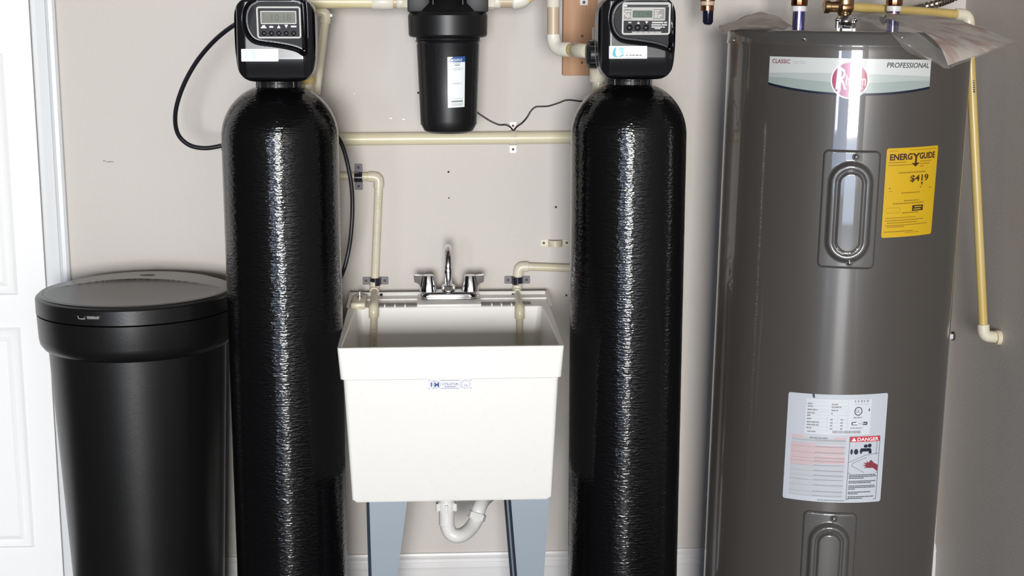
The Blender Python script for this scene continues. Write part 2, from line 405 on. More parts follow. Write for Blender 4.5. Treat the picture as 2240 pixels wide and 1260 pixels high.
def lidh(x, y):                             # dished front half, ridge across the middle, raised back half
    q = max(0, 1-(x*x+y*y)/(RL*RL)); wx = max(0, 1-(x/RL)**2)
    yr = -.005+.03*wx; tb = min(1, max(0, (y-yr)/(RL*math.sqrt(wx)-yr+1e-6)))
    bead = .0028*math.exp(-((y-yr)/.0035)**2)*wx
    if y < yr: return bead+zt+.0006-.002*q+.018*wx*min(1, max(0, (y+RL*math.sqrt(wx))/(yr+RL*math.sqrt(wx)+1e-6)))**1.6
    s = min(1, (y-yr)/.010)
    return bead+zt+.0006+.018*wx*(1-s)+s*wx*(.014*(1-tb)+.006)
N = 128; rows = []
c0 = b.verts.new((bx, by, lidh(0, 0)))
for j in range(1, 81):
    r = RL*j/80; rows.append([b.verts.new((bx+r*math.cos(2*math.pi*k/N), by+r*math.sin(2*math.pi*k/N), lidh(r*math.cos(2*math.pi*k/N), r*math.sin(2*math.pi*k/N)))) for k in range(N)])
for k in range(N): b.faces.new((c0, rows[0][k], rows[0][(k+1) % N]))
for a, c in zip(rows, rows[1:]):
    for k in range(N): b.faces.new((a[k], c[k], c[(k+1) % N], a[(k+1) % N]))
obj('lid_top', b, 'lid', t, 40)
b = new(); bmesh.ops.create_uvsphere(b, u_segments=20, v_segments=8, radius=1); bmesh.ops.scale(b, vec=(.02, .012, .003), verts=b.verts)
bmesh.ops.translate(b, vec=(bx+.005, by+.115, lidh(.005, .115)+.0005), verts=b.verts); obj('moulded_button', b, 'lid', t)
mp = on_cyl(bx, by, .2235*KB, 0, 0); zz = P(254, 693, by-.222).z; ux = (254-300)/bs-.0
b = new()
sweep(b, [mp(x, zz+y, .001) for (x, y) in ((-.068, .004), (-.0665, -.003), (-.066, -.004))], .0012, 6)
sweep(b, [mp(ux+x, zz+y, .0006) for (x, y) in ((-.019, .005), (-.017, -.005), (.016, -.0045), (.018, -.001), (.017, .0045), (.012, .0055), (.009, .003), (.006, .0045), (-.017, .004), (-.019, .005))], .0012, 6)
obj('embossed_outline', b, 'blkm', lid, label='black embossed outline on the lid rim')
Flat().poly([(-.016, -.0035), (.015, -.003), (.016, .003), (.011, .004), (.008, .002), (.005, .0035), (-.015, .003)]).build('tab', 'seam', lid, lambda x, y, e: mp(ux+x, zz+y, e), .0006, .004)
Flat().poly([(-.039, .004), (-.036, .002), (-.034, -.003), (-.022, -.002), (-.020, .003), (-.019, -.005), (-.03, -.0055), (-.036, -.005), (-.038, -.002)]).build('moulded_nick', 'seam', lid, lambda x, y, e: mp(ux+x, zz+y, e), .0005, .004)

# ---------------------------------------------------------------- the two tall tanks with control heads
SW = [(-.458, .95), (-.61, .86), (-.72, .68), (-.75, .44), (-.70, .20), (-.58, .02), (-.40, -.07), (-.03, -.12), (.34, -.18), (.585, -.25), (.77, -.34), (.80, -.1), (.80, .80), (.72, .93), (.5, 1.0), (-.3, 1.0)]
def smooth_loop(P_, n=4):
    out = []; N_ = len(P_)
    for i in range(N_):
        a, b_, c, d = [Vector((*P_[(i+k) % N_], 0)) for k in (-1, 0, 1, 2)]
        for k in range(n):
            t = k/n; q = .5*((2*b_)+(c-a)*t+(2*a-5*b_+4*c-d)*t*t+(3*b_-a-3*c+d)*t**3); out.append((q.x, q.y))
    return out
SW0 = smooth_loop(SW)
def inset(P_, d):
    out = []; N_ = len(P_)
    for i in range(N_):
        a, c = Vector(P_[i-1]), Vector(P_[(i+1) % N_]); t = (c-a).normalized(); out.append((P_[i][0]-t.y*d, P_[i][1]+t.x*d))
    return out
def sdist(x, y):
    ins = False; d = 9
    n = len(SW)
    for k in range(n):
        (x0, y0), (x1, y1) = SW[k], SW[(k+1) % n]
        if (y0 > y) != (y1 > y) and x < (x1-x0)*(y-y0)/(y1-y0)+x0: ins = not ins
        dx, dy = x1-x0, y1-y0; tt = max(0, min(1, ((x-x0)*dx+(y-y0)*dy)/(dx*dx+dy*dy)))
        d = min(d, math.hypot(x-x0-tt*dx, y-y0-tt*dy))
    return d if ins else -d
sm = lambda t: (lambda q: q*q*(3-2*q))(max(0, min(1, t)))
def hpan(y): return -.0135+.0085*(y+.35)
def head_depth(x, y):                       # protrusion (m) of the cover front at normalised x, y
    bul = .0045*(.75-max(y, -.46))/1.2-.0095*sm((-.43-y)/.62)*1.1-.006*max(0, -.46-y)
    e = max(abs(x), abs(y))
    bul -= .012*sm((abs(x)-.70)/.3)+.02*max(0, (e-.9)/.1)**2
    d = sdist(x, y)
    if d <= -.045: return bul
    gr = min(hpan(y), bul)-.007
    if d < .05: return bul+(gr-bul)*sm((d+.045)/.095)
    return gr+(hpan(y)-.0012-gr)*sm((d-.11)/.04)-.01*max(0, (e-.93)/.07)**2
SWSIGN = 1
def tank(x, y, pxn, pyn, Rk, nm, label, cat, head, sw=(1, 0)):
    global SW; SW = [(q[0]*sw[0]+sw[1], q[1]) for q in SW0]
    t = thing(nm, label, cat, (x, y, 0), 'tall black tanks with control heads')
    zn = P(pxn, pyn, y).z; H = .118; zsld = zn-H; b = new(); prof = [(Rk*.93, .012), (Rk*.99, .05)]
    n = 90
    for k in range(n+1): prof.append((Rk*(1.0+.0006*math.sin(k*1.7)+.0006*math.sin(k*.61)), .05+(zsld-.05)*k/n))
    for k in range(1, 15):
        a = k/15*1.235; prof.append((Rk*math.cos(a)**.92, zsld+H*math.sin(a)/math.sin(1.235)))
    prof.append((.044, zn-.001)); prof.append((.044, zn+.004))
    lathe(b, prof, (x, y, 0), 128); obj('tank_shell', b, 'wrap', t, 60)
    b = new(); lathe(b, [(Rk*.88, 0), (Rk*.97, .006), (Rk+.004, .03), (Rk+.005, .10), (Rk+.001, .104)], (x, y, 0), 64); obj('base_boot', b, 'blkm', t)
    b = new(); lathe(b, [(.047, zn-.006), (.0485, zn-.004), (.0485, zn+.006), (.047, zn+.008), (.047, zn+.022), (.044, zn+.024)], (x, y, 0), 40)
    for k in range(14):
        a = 2*math.pi*k/14; v = box(b, -.004, .004, -.0515, -.046, zn-.004, zn+.014, .001, 1)
        bmesh.ops.rotate(b, verts=v, cent=(0, 0, 0), matrix=Matrix.Rotation(a, 3, 'Z')); bmesh.ops.translate(b, verts=v, vec=(x, y, 0))
    obj('neck_collar', b, 'blk', t)
    # control head
    l, r_, tp, bt = head; Yf = y-.115
    c0 = P((l+r_)/2, (tp+bt)/2, Yf); hw = (r_-l)/2/SC((tp+bt)/2, Yf); hh = (bt-tp)/2/SC((tp+bt)/2, Yf)*1.0
    def xy(u, v):
        return (u*(1-.13*abs(v)**7)*(1-.035*sm(-v)), v*(1-.13*abs(u)**7))
    def surf(u, v, e=0):
        gx, gy = xy(u, v); return Vector((c0.x+hw*gx, Yf-head_depth(gx, gy)-e, c0.z+hh*gy))
    def surfn(X, Z, e):                     # point of the cover at metric offset from the head centre
        return Vector((c0.x+X, Yf-head_depth(X/hw, Z/hh)-e, c0.z+Z))
    b = new(); n = 150; g = grid(b, n, n, lambda i, j: surf(i*2-1, j*2-1))
    loop = [g[0][i] for i in range(n)]+[g[j][n] for j in range(n)]+[g[n][n-i] for i in range(n)]+[g[n-j][0] for j in range(n)]
    for (s, yy) in ((1.012, .022), (1.02, .034), (1.02, .078)):
        nl = [b.verts.new((c0.x+(v.co.x-c0.x)*(s if yy == .022 else 1.003), Yf+yy, c0.z+(v.co.z-c0.z)*(s if yy == .022 else 1.003))) for v in loop]
        for k in range(len(loop)): b.faces.new((loop[k], nl[k], nl[(k+1) % len(nl)], loop[(k+1) % len(nl)]))
        loop = nl
    cover = obj('head_cover', b, 'blkg', t, 60)
    ins_ = inset(SW, .105 if SWSIGN > 0 else -.105)
    bp_ = on_plane((c0.x, Yf-hpan(0), c0.z), (1, 0, 0), (0, -.0085/hh, 1)); b = new()
    lo = [b.verts.new(bp_(q[0]*hw, q[1]*hh, -.004)) for q in ins_]; up = [b.verts.new(bp_(q[0]*hw, q[1]*hh, -.0008)) for q in ins_]; up2 = [b.verts.new(bp_(q[0]*hw*.985+.015*.1*hw, q[1]*hh*.985+.015*.4*hh, 0)) for q in ins_]
    for A_, B_ in ((lo, up), (up, up2)):
        for k in range(len(lo)): b.faces.new((A_[k], A_[(k+1) % len(lo)], B_[(k+1) % len(lo)], B_[k]))
    b.faces.new(up2); obj('bezel_face', b, 'bezel', t, 40)
    b = new(); loops = []
    ring = [xy(math.cos(a)/max(abs(math.cos(a)), abs(math.sin(a))), math.sin(a)/max(abs(math.cos(a)), abs(math.sin(a)))) for a in [2*math.pi*k/96 for k in range(96)]]
    for (s, yy) in ((.90, .070), (.985, .072), (.985, .078), (.97, .14), (.80, .165), (.5, .170)):
        loops.append([b.verts.new((c0.x+hw*s*q[0], Yf+yy, c0.z+hh*s*q[1])) for q in ring])
    for a, c in zip(loops, loops[1:]):
        for k in range(96): b.faces.new((a[k], a[(k+1) % 96], c[(k+1) % 96], c[k]))
    b.faces.new(loops[0]); b.faces.new(list(reversed(loops[-1]))); obj('head_back_shell', b, 'blk', t)
    b = new(); loops = []
    for (s, yy) in ((1.0, .077), (1.024, .0775), (1.024, .081), (1.0, .0815)):
        loops.append([b.verts.new((c0.x+hw*s*q[0], Yf+yy, c0.z+hh*s*q[1])) for q in ring])
    for a, c in zip(loops, loops[1:]):
        for k in range(96): b.faces.new((a[k], a[(k+1) % 96], c[(k+1) % 96], c[k]))
    obj('seam_band', b, 'seam', t, label='thin grey seam round the head')
    b = new(); lathe(b, [(.040, zn+.018), (.042, zn+.022), (.042, c0.z-hh*.5)], (x, y, 0), 32); obj('valve_body', b, 'blk', t)
    # bezel insert, the flat panel
    ins = []
    for (X, Z) in SW: ins.append((X, Z))
    return t, cover, c0, hw, hh, Yf, surfn
def swoosh(t, c0, hw, hh, surfn):
    f = Flat(); cx, cy = .12, .42
    pts = [((cx+(X-cx)*.86)*hw, (cy+(Z-cy)*.86)*hh) for (X, Z) in SW]
    return pts
tl_y, tr_y = -.44, -.50
sL = SC(300, tl_y); sR = SC(300, tr_y)
lx = P(613, 300, tl_y).x; rx = P(1375, 300, tr_y).x; RT = .1305; RTL = .1342
T1, cov1, c1, hw1, hh1, yf1, sf1 = tank(lx, tl_y, 610, 188, RTL, 'water_softener', 'tall glossy black cylinder tank between the brine tank and the white sink', 'water tank', (513, 686, -3, 177))
T2, cov2, c2, hw2, hh2, yf2, sf2 = tank(rx, tr_y, 1378, 182, RT+.002, 'water_softener', 'tall glossy black cylinder tank between the white sink and the grey heater', 'water tank', (1311, 1481, -6, 173), (1.07, .073))
def hp(c, hh, yf, px, py):                  # pixel of the photo -> metric offset on the head front
    p = P(px, py, yf+.004); return p.x-c.x, p.z-c.z
def panel(T, cov, c, hw, hh, yf, sf, px0, py0, px1, py1):
    x0, z1 = hp(c, hh, yf, px0, py0); x1, z0 = hp(c, hh, yf, px1, py1)
    mp = on_plane((c.x+x0, yf-hpan(z0/hh)-.0003, c.z+z0), (1, 0, 0), (0, -.0085/hh, 1)); W, H = x1-x0, z1-z0
    return mp, W, H
# left head: white-outlined panel, LCD, five keys
mp, W, H = panel(T1, cov1, c1, hw1, hh1, yf1, sf1, 560, 14, 659, 84)
b = new(); 
def plate(parent, mp, x0, y0, x1, y1, r, e0, e1, name, m, label=None):
    b = new(); a = rr(x0, y0, x1, y1, r, 4); lo = [b.verts.new(mp(p[0], p[1], e0)) for p in a]; up = [b.verts.new(mp(p[0], p[1], e1)) for p in a]
    for k in range(len(a)): b.faces.new((lo[k], lo[(k+1) % len(a)], up[(k+1) % len(a)], up[k]))
    b.faces.new(up); b.faces.new(list(reversed(lo))); return obj(name, b, m, parent, 30, label)
pl = plate(T1, mp, 0, 0, W, H, .006, -.004, .0006, 'control_panel', 'panel', 'dark panel with five round keys')
Flat().frame(0, 0, W, H, .006, .0036).build('panel_border', 'frame', pl, mp, .0009)
lx0, lx1, ly0, ly1 = W*.09, W*.90, H*.45, H*.86
Flat().rrect(lx0, ly0, lx1, ly1, .002).build('display_border', 'frame', pl, mp, .0009)
Flat().rrect(lx0+.0022, ly0+.0022, lx1-.0022, ly1-.0022, .001).build('display', 'lcd', pl, mp, .0012)
Flat().text('10:18', lx1-.012, ly0+.006, ly1-ly0-.013, 'r').build('digits', 'digit', pl, mp, .0014)
for k in range(5):
    fx = W*(.155+.168*k)
    b = new(); bmesh.ops.create_uvsphere(b, u_segments=16, v_segments=8, radius=.0055); bmesh.ops.scale(b, vec=(1, .5, 1), verts=b.verts)
    bmesh.ops.translate(b, vec=mp(fx, H*.16, .0006), verts=b.verts); obj('key', b, 'blk', pl)
f = Flat(); y = H*.32
f.rect(W*.09, y, W*.215, y+.003).rect(W*.12, y+.003, W*.19, y+.0065); f.rrect(W*.28, y+.001, W*.37, y+.005, .001)
f.poly([(W*.455, y), (W*.535, y), (W*.495, y+.0075)]); f.poly([(W*.625, y+.0075), (W*.705, y+.0075), (W*.665, y)]); f.rect(W*.77, y+.002, W*.895, y+.0055)
f.build('key_symbols', 'white', pl, mp, .0009)
# right head
mp, W, H = panel(T2, cov2, c2, hw2, hh2, yf2, sf2, 1361.5, 5, 1466, 76)
pl2 = plate(T2, mp, 0, 0, W, H, .006, -.004, .0006, 'control_panel', 'panel', 'dark panel with three round keys')
f = Flat().frame(0, 0, W, H, .006, .0036)
f.rect(.003, H*.86, W-.003, H*.94).rect(.003, H*.80, W*.89, H*.84)
f.rect(.003, H*.44, W*.89, H*.475).rect(W*.875, H*.44, W*.89, H*.84).build('panel_border', 'frame', pl2, mp, .0009)
Flat().rect(.003, H*.475, W*.875, H*.80).build('grey_field', 'greyp', pl2, mp, .0008)
Flat().rrect(W*.10, H*.865, W*.95, H*.925, .001).build('panel_slot', 'panel', pl2, mp, .0012)
Flat().rrect(W*.19, H*.495, W*.645, H*.785, .0025).build('display_border', 'frame', pl2, mp, .0011)
Flat().rrect(W*.212, H*.525, W*.625, H*.755, .001).build('display', 'lcdg', pl2, mp, .0013)
Flat().text('12:41', W*.60, H*.56, H*.16, 'r').build('digits', 'digitg', pl2, mp, .0015)
f = Flat()
for (x0, x1, yy) in ((.05, .17, .70), (.03, .09, .63), (.11, .17, .62), (.06, .16, .575), (.09, .17, .53), (.67, .77, .72), (.67, .745, .65), (.675, .82, .585), (.67, .79, .53)):
    f.words(W*x0, W*x1, H*yy, .0028, 3, 6)
for (x0, x1, yy, h) in ((.62, .93, .355, .0035), (.61, .935, .285, .0030), (.61, .89, .22, .0028), (.68, .80, .178, .0022), (.21, .82, .065, .0022)):
    f.words(W*x0, W*x1, H*yy, h, 8, 16)
f.rrect(W*.13, H*.36, W*.195, H*.40, .001).poly([(W*.305, H*.335), (W*.375, H*.335), (W*.34, H*.42)]).poly([(W*.475, H*.42), (W*.545, H*.42), (W*.51, H*.335)])
f.build('panel_print', 'frame', pl2, mp, .0012)
for k in range(3):
    b = new(); bmesh.ops.create_uvsphere(b, u_segments=16, v_segments=8, radius=.0068); bmesh.ops.scale(b, vec=(1, .5, 1), verts=b.verts)
    bmesh.ops.translate(b, vec=mp(W*(.16+.17*k), H*.22, .0006), verts=b.verts); obj('key', b, 'blk', pl2)
# stickers on the cover bulge
def sticker(T, c, sf, hh, yf, px0, py0, px1, py1, faded):
    x0, z1 = hp(c, hh, yf, px0, py0); x1, z0 = hp(c, hh, yf, px1, py1); W, H = x1-x0, z1-z0
    f2 = .0008
    A = sf(x0+.004, z1-.002, 0); D = sf(x0+.004, z0+.002, 0); ymin = min(A.y, D.y, sf(x0+W/2, z0+H/2, 0).y)
    o = Vector((c.x+x0, ymin-.0012, c.z+z0)); vdir = Vector((0, .06, 1)).normalized()
    mp = on_plane(o, (1, 0, 0), vdir)
    s = plate(T, mp, 0, 0, W, H, .001, -.003, 0, 'sticker', 'stick', 'white sticker with a blue water drop emblem')
    f = Flat().poly([(W*.14, H*.12), (W*.08, H*.3), (W*.10, H*.6), (W*.15, H*.88), (W*.19, H*.88), (W*.165, H*.5), (W*.19, H*.22), (W*.23, H*.14), (W*.30, H*.14), (W*.33, H*.25), (W*.39, H*.27), (W*.39, H*.30), (W*.36, H*.3), (W*.31, H*.24), (W*.23, H*.1)])
    f.build('emblem', 'tealf' if faded else 'teal', s, mp, .0003)
    Flat().poly([(W*.24, H*.88), (W*.39, H*.88), (W*.39, H*.3), (W*.34, H*.27), (W*.315, H*.45), (W*.28, H*.65)]).build('emblem_light', 'tealf' if faded else 'teal2', s, mp, .0003)
    if not faded:
        f = Flat().text('WATER', W*.44, H*.38, H*.11); f.words(W*.44, W*.51, H*.22, H*.08, 2, 3).words(W*.54, W*.86, H*.22, H*.10, 3, 6); f.rect(W*.42, H*.07, W*.97, H*.10)
        f.build('lettering', 'inkg', s, mp, .0003)
    else:
        Flat().words(W*.60, W*.82, H*.24, H*.07, 2, 5).build('lettering', 'stick', s, mp, .0003)
sticker(T1, c1, sf1, hh1, yf1, 528.5, 107, 610, 134, True)
sticker(T2, c2, sf2, hh2, yf2, 1331.5, 100.5, 1414, 128, False)
# side knob of the right head and its cream union
kz = P(1292, 119, -.50).z; kx = P(1282, 119, -.50).x; kx2 = P(1305, 119, -.5).x
b = new(); lathe(b, [(.020, kx), (.026, kx+.004), (.030, kx+.008), (.030, kx2), (.024, kx2+.004)], (0, -.50, kz), 28, 'x')
for k in range(14):
    v = box(b, kx+.006, kx2, -.0025, .0025, .0285, .0325, .0008, 1); bmesh.ops.rotate(b, verts=v, cent=(0, 0, 0), matrix=Matrix.Rotation(2*math.pi*k/14, 3, 'X')); bmesh.ops.translate(b, verts=v, vec=(0, -.50, kz))
obj('side_nut', b, 'blk', T2)

# ---------------------------------------------------------------- filter housing
fy = -.27; fs = SC(90, fy); fx = P(980.5, 150, fy).x
t = thing('filter_housing', 'black cartridge filter housing hanging on the wall above the faucet', 'water filter', (fx, fy, P(980, 291, fy).z))
fz = lambda py: P(980, py, fy).z
rc = 85.5/fs
b = new(); lathe(b, [(rc-.012, fz(82)), (rc-.003, fz(80)), (rc, fz(76)), (rc+.001, fz(34)), (rc-.004, fz(26)), (rc*.86, fz(24)), (rc*.55, fz(-14)), (rc*.4, fz(-20))], (fx, fy, 0), 72); cap = obj('cap', b, 'blk', t, 30)
rs = 61/fs; rt = 67/fs
b = new(); lathe(b, [(.02, fz(291)), (rs*.70, fz(290)), (rs*.88, fz(285)), (rs*.97, fz(275)), (rs, fz(262)), (rs+.002, fz(200)), (rt, fz(92)), (rt+.002, fz(88)), (rt+.003, fz(84)), (rt, fz(80))], (fx, fy, 0), 72); sump = obj('sump', b, 'blk', t, 30)
for deg in (-80, -63, -47, -34, -21, 54, 67, 82, 105, 128, 150, 172, 195, 218, 240, 262):   # moulded vertical ribs
    a = math.radians(deg-90)
    b = new(); rr0, rr1 = rs+.001, rt
    p0 = Vector((math.cos(a)*(rs-.001), math.sin(a)*(rs-.002), fz(272))); p1 = Vector((math.cos(a)*rr1, math.sin(a)*rr1, fz(96)))
    v = box(b, -.0014, .0014, -.0022, .0022, 0, 1, 0)
    for q in v:
        tt = q.co.z; base = p0.lerp(p1, tt); off = Vector((q.co.y*math.cos(a)-q.co.x*math.sin(a), q.co.y*math.sin(a)+q.co.x*math.cos(a), 0))
        q.co = base+off+Vector((fx, fy, 0))
    obj('rib', b, 'blk', t)
b = new(); lathe(b, [(rt+.0035, fz(93)), (rt+.005, fz(90)), (rt+.0035, fz(87))], (fx, fy, 0), 72, cap0=False, cap1=False); obj('thread_ring', b, 'blkg', t)
for sg in (-1, 1):                          # port blocks left and right of the cap
    b = new()
    xa, xb = (fx-rc-.001, fx-rc*.45) if sg < 0 else (fx+rc*.45, fx+rc+.001)
    box(b, xa, xb, fy-.052, fy+.045, fz(27), fz(-30), .004, 2)
    obj('port_block', b, 'blkm', t)
    b = new(); box(b, fx+sg*.035-.002, fx+sg*.035+.002, fy-.075, fy-.03, fz(12), fz(-30), .001, 1); obj('cap_web', b, 'blkm', t)
b = new(); lathe(b, [(rc*.5, fz(0)), (rc*.66, fz(-2)), (rc*.66, fz(-40)), (rc*.5, fz(-44))], (fx, fy, 0), 48); obj('head', b, 'blkm', t)
b = new(); box(b, fx-.06, fx+.06, fy+.03, -.002, fz(-44), fz(-40)); box(b, fx-.06, fx+.06, -.006, -.001, fz(-120), fz(-30), .001, 1); obj('wall_bracket', b, 'steel', t)
th = math.asin((996-980)/61.5)
Rl = (rs+rt)/2-.001
zl0, zl1 = P(996, 235, fy-Rl).z, P(996, 124, fy-Rl).z; LW, LH = 37/fs, zl1-zl0
tl = lambda x: (Rl + .0055*(x/LH))
mpf = lambda x, y, e: Vector((fx+(rs+.0015+(rt-rs)*max(0, (y/LH*.62+.28))+e)*math.sin(th+(x-LW/2)/Rl), fy-(rs+.0015+(rt-rs)*max(0, (y/LH*.62+.28))+e)*math.cos(th+(x-LW/2)/Rl), zl0+y+.04*(x-LW/2)))
lb = Flat().rect(0, 0, LW, LH).build('label_sheet', 'stick', t, mpf, .0005, .004, 'narrow white label with a blue header')
Flat().poly([(0, LH*.90), (LW, LH*.89), (LW, LH), (LW*.30, LH)]).build('label_header', 'blue', lb, mpf, .0008, .004)
Flat().text('AQUAPLUS', LW*.22, LH*.915, LH*.045, wscale=.62, shear=.3, bold=.02).poly([(LW*.05, LH*.905), (LW*.24, LH*.96), (LW*.27, LH*.905), (LW*.21, LH*.905), (LW*.2, LH*.925), (LW*.12, LH*.905)]).build('lettering', 'stick', lb, mpf, .0011, .004)
f = Flat().rect(LW*.38, LH*.825, LW*.68, LH*.845).rect(LW*.2, LH*.105, LW*.88, LH*.135); f.words(LW*.33, LW*.72, LH*.868, LH*.012, 3, 7); f.build('print_block', 'inkg', lb, mpf, .0008, .004)
f = Flat()
for (a, c, y) in ((.37, .7, .775), (.2, .9, .755), (.3, .75, .735), (.22, .85, .475), (.3, .7, .46), (.2, .88, .165), (.18, .9, .075), (.18, .9, .06), (.18, .9, .045), (.25, .85, .03)): f.words(LW*a, LW*c, LH*y, LH*.009, 3, 7)
f.build('small_print', 'inkl', lb, mpf, .0008, .004)

# ---------------------------------------------------------------- pipes above
def L(px, py, Y): return P(px, py, Y)
t = thing('supply_pipe', 'cream plastic pipe run into the left port of the black filter housing', 'pipe', tuple(L(790, 4, fy)))
yz = 4
pipe(t, L(640, yz, fy), L(815, yz, fy), .0155, 'pvcc'); coupling(t, L(814, yz, fy), L(860, yz, fy), .0185, 'pvcw')
pipe(t, L(858, yz, fy), L(872, yz, fy), .0150, 'pvct'); coupling(t, L(868, yz, fy), L(884, yz, fy), .0165, 'pvcw')
b = new(); lathe(b, [(.017, 0), (.0185, .001), (.0185, .018), (.017, .019)], L(882, yz, fy), 8, 'x'); obj('hex_adapter', b, 'pvcw', t)
pipe(t, L(640, yz, fy), L(610, yz, fy+.005), .0155, 'pvcy'); elbow(t, L(700, yz, fy), L(622, yz, fy), L(622, 120, fy), .0185, .03, 'pvcw')
pipe(t, L(622, yz, fy), L(622, 150, fy), .0155); elbow(t, L(622, 60, fy), L(622, 160, fy), L(622, 160, fy-.09), .0185, .03, 'pvcw'); pipe(t, L(622, 160, fy), L(622, 160, fy-.13), .015)
t = thing('drain_tube', 'thin cream plastic tube slanting down from an elbow above the softener', 'pipe', tuple(L(700, 195, fy+.04)))
a, c, d = L(670, 26, fy+.03), L(714, 27, fy+.03), L(692, 205, fy+.06)
pipe(t, L(662, 26, fy+.03), c, .0095); elbow(t, a, c, d, .0125, .026, 'pvc'); pipe(t, c, d, .0098)
coupling(t, L(675, 26, fy+.03), L(684, 26, fy+.03), .0125)
b = new(); lathe(b, [(.004, 0), (.004, -.006)], L(724, 31, fy+.03), 10, 'z'); obj('bleed_tip', b, 'stick', t)
t = thing('supply_pipe', 'cream plastic pipe looping from the right port of the black filter housing', 'pipe', tuple(L(1160, 60, fy)))
yz = 3
b = new(); lathe(b, [(.017, 0), (.0185, .001), (.0185, .017), (.017, .018)], L(1066, yz, fy), 8, 'x'); obj('hex_adapter', b, 'pvcw', t)
coupling(t, L(1081, yz, fy), L(1094, yz, fy), .0165, 'pvcw'); pipe(t, L(1090, yz, fy), L(1140, yz, fy), .0150, 'pvct')
e1 = L(1153, yz, fy); u1 = e1+Vector((0, 0, .14)); v0 = L(1210, 100, -.36); u2 = Vector((v0.x, v0.y, u1.z))
b = new(); lg = .040
pts = [L(1121, yz, fy), L(1123, yz, fy)]+bend(L(1100, yz, fy), e1, u1, .030, 10)+[e1+Vector((0, 0, .045)), e1+Vector((0, 0, .047))]
sweep(b, pts, lambda i: .0175 if i in (0, len(pts)-1) else .019, 20); obj('elbow', b, 'pvcw', t, 50)
pipe(t, e1, u1, .0155, 'pvcy'); elbow(t, e1, u1, u2, .019, .035, 'pvcw'); pipe(t, u1, u2, .0155, 'pvcy'); elbow(t, u1, u2, v0, .019, .035, 'pvcw')
pt = P(1210, 104, -.36)
coupling(t, Vector((v0.x, v0.y, u2.z-.03)), L(1210, 16, -.36), .0165, 'pvcw')
pipe(t, Vector((v0.x, v0.y, u2.z)), L(1210, 90, -.36), .0145, 'pvct')
h1 = L(1210, 108, -.36)
pts = [L(1210, 75, -.36), L(1210, 76.5, -.36)]+bend(L(1210, 60, -.36), h1, L(1290, 108, -.44), .034, 12)+[L(1246, 108.5, -.40), L(1247.5, 108.5, -.402)]
b = new(); sweep(b, pts, lambda i: .0155 if i in (0, len(pts)-1) else .0168, 22); obj('elbow', b, 'pvcw', t, 50)
coupling(t, L(1246, 108.5, -.40), L(1259, 108.5, -.415), .0150, 'glue', 'glued_joint'); coupling(t, L(1257, 109, -.413), L(1285, 112, -.47), .0162, 'pvc')
t = thing('riser_pipe', 'cream plastic riser between the pine board and the right black head', 'pipe', tuple(L(1310, 240, -.34)))
coupling(t, L(1309, 120, -.34), L(1309, 179, -.34), .021, 'pvc'); pipe(t, L(1309, 60, -.34), L(1309, 300, -.34), .0145, 'pvc')
t = thing('riser_pipe', 'short cream riser behind the neck of the left black tank', 'pipe', tuple(L(671, 225, -.29)))
coupling(t, L(671, 120, -.29), L(671, 184, -.29), .019, 'glue'); pipe(t, L(671, 60, -.29), L(671, 225, -.29), .0145, 'pvc')

# ---------------------------------------------------------------- pine board behind the right head
t = thing('mounting_board', 'vertical pine board screwed to the wall beside the right black head', 'board', tuple(L(1268, 165, -.02)))
b = new(); x0 = L(1232, 100, -.038).x; zb_ = L(1268, 165, -.038).z; box(b, x0, x0+.089, -.038, -.0003, zb_, zb_+.45, .0015, 2); obj('plank', b, 'wood', t)
for (px, py) in ((1273.5, 79), (1273, 137)):
    p = L(px, py, -.038); screw(t, (p.x, -.0378, p.z), .0032)
p = L(1277, 5, -.038); plate(t, on_plane((p.x, -.0382, p.z)), -.010, -.007, .010, .03, .001, 0, .003, 'pipe_clip', 'nylon'); screw(t, (p.x, -.041, p.z), .004)

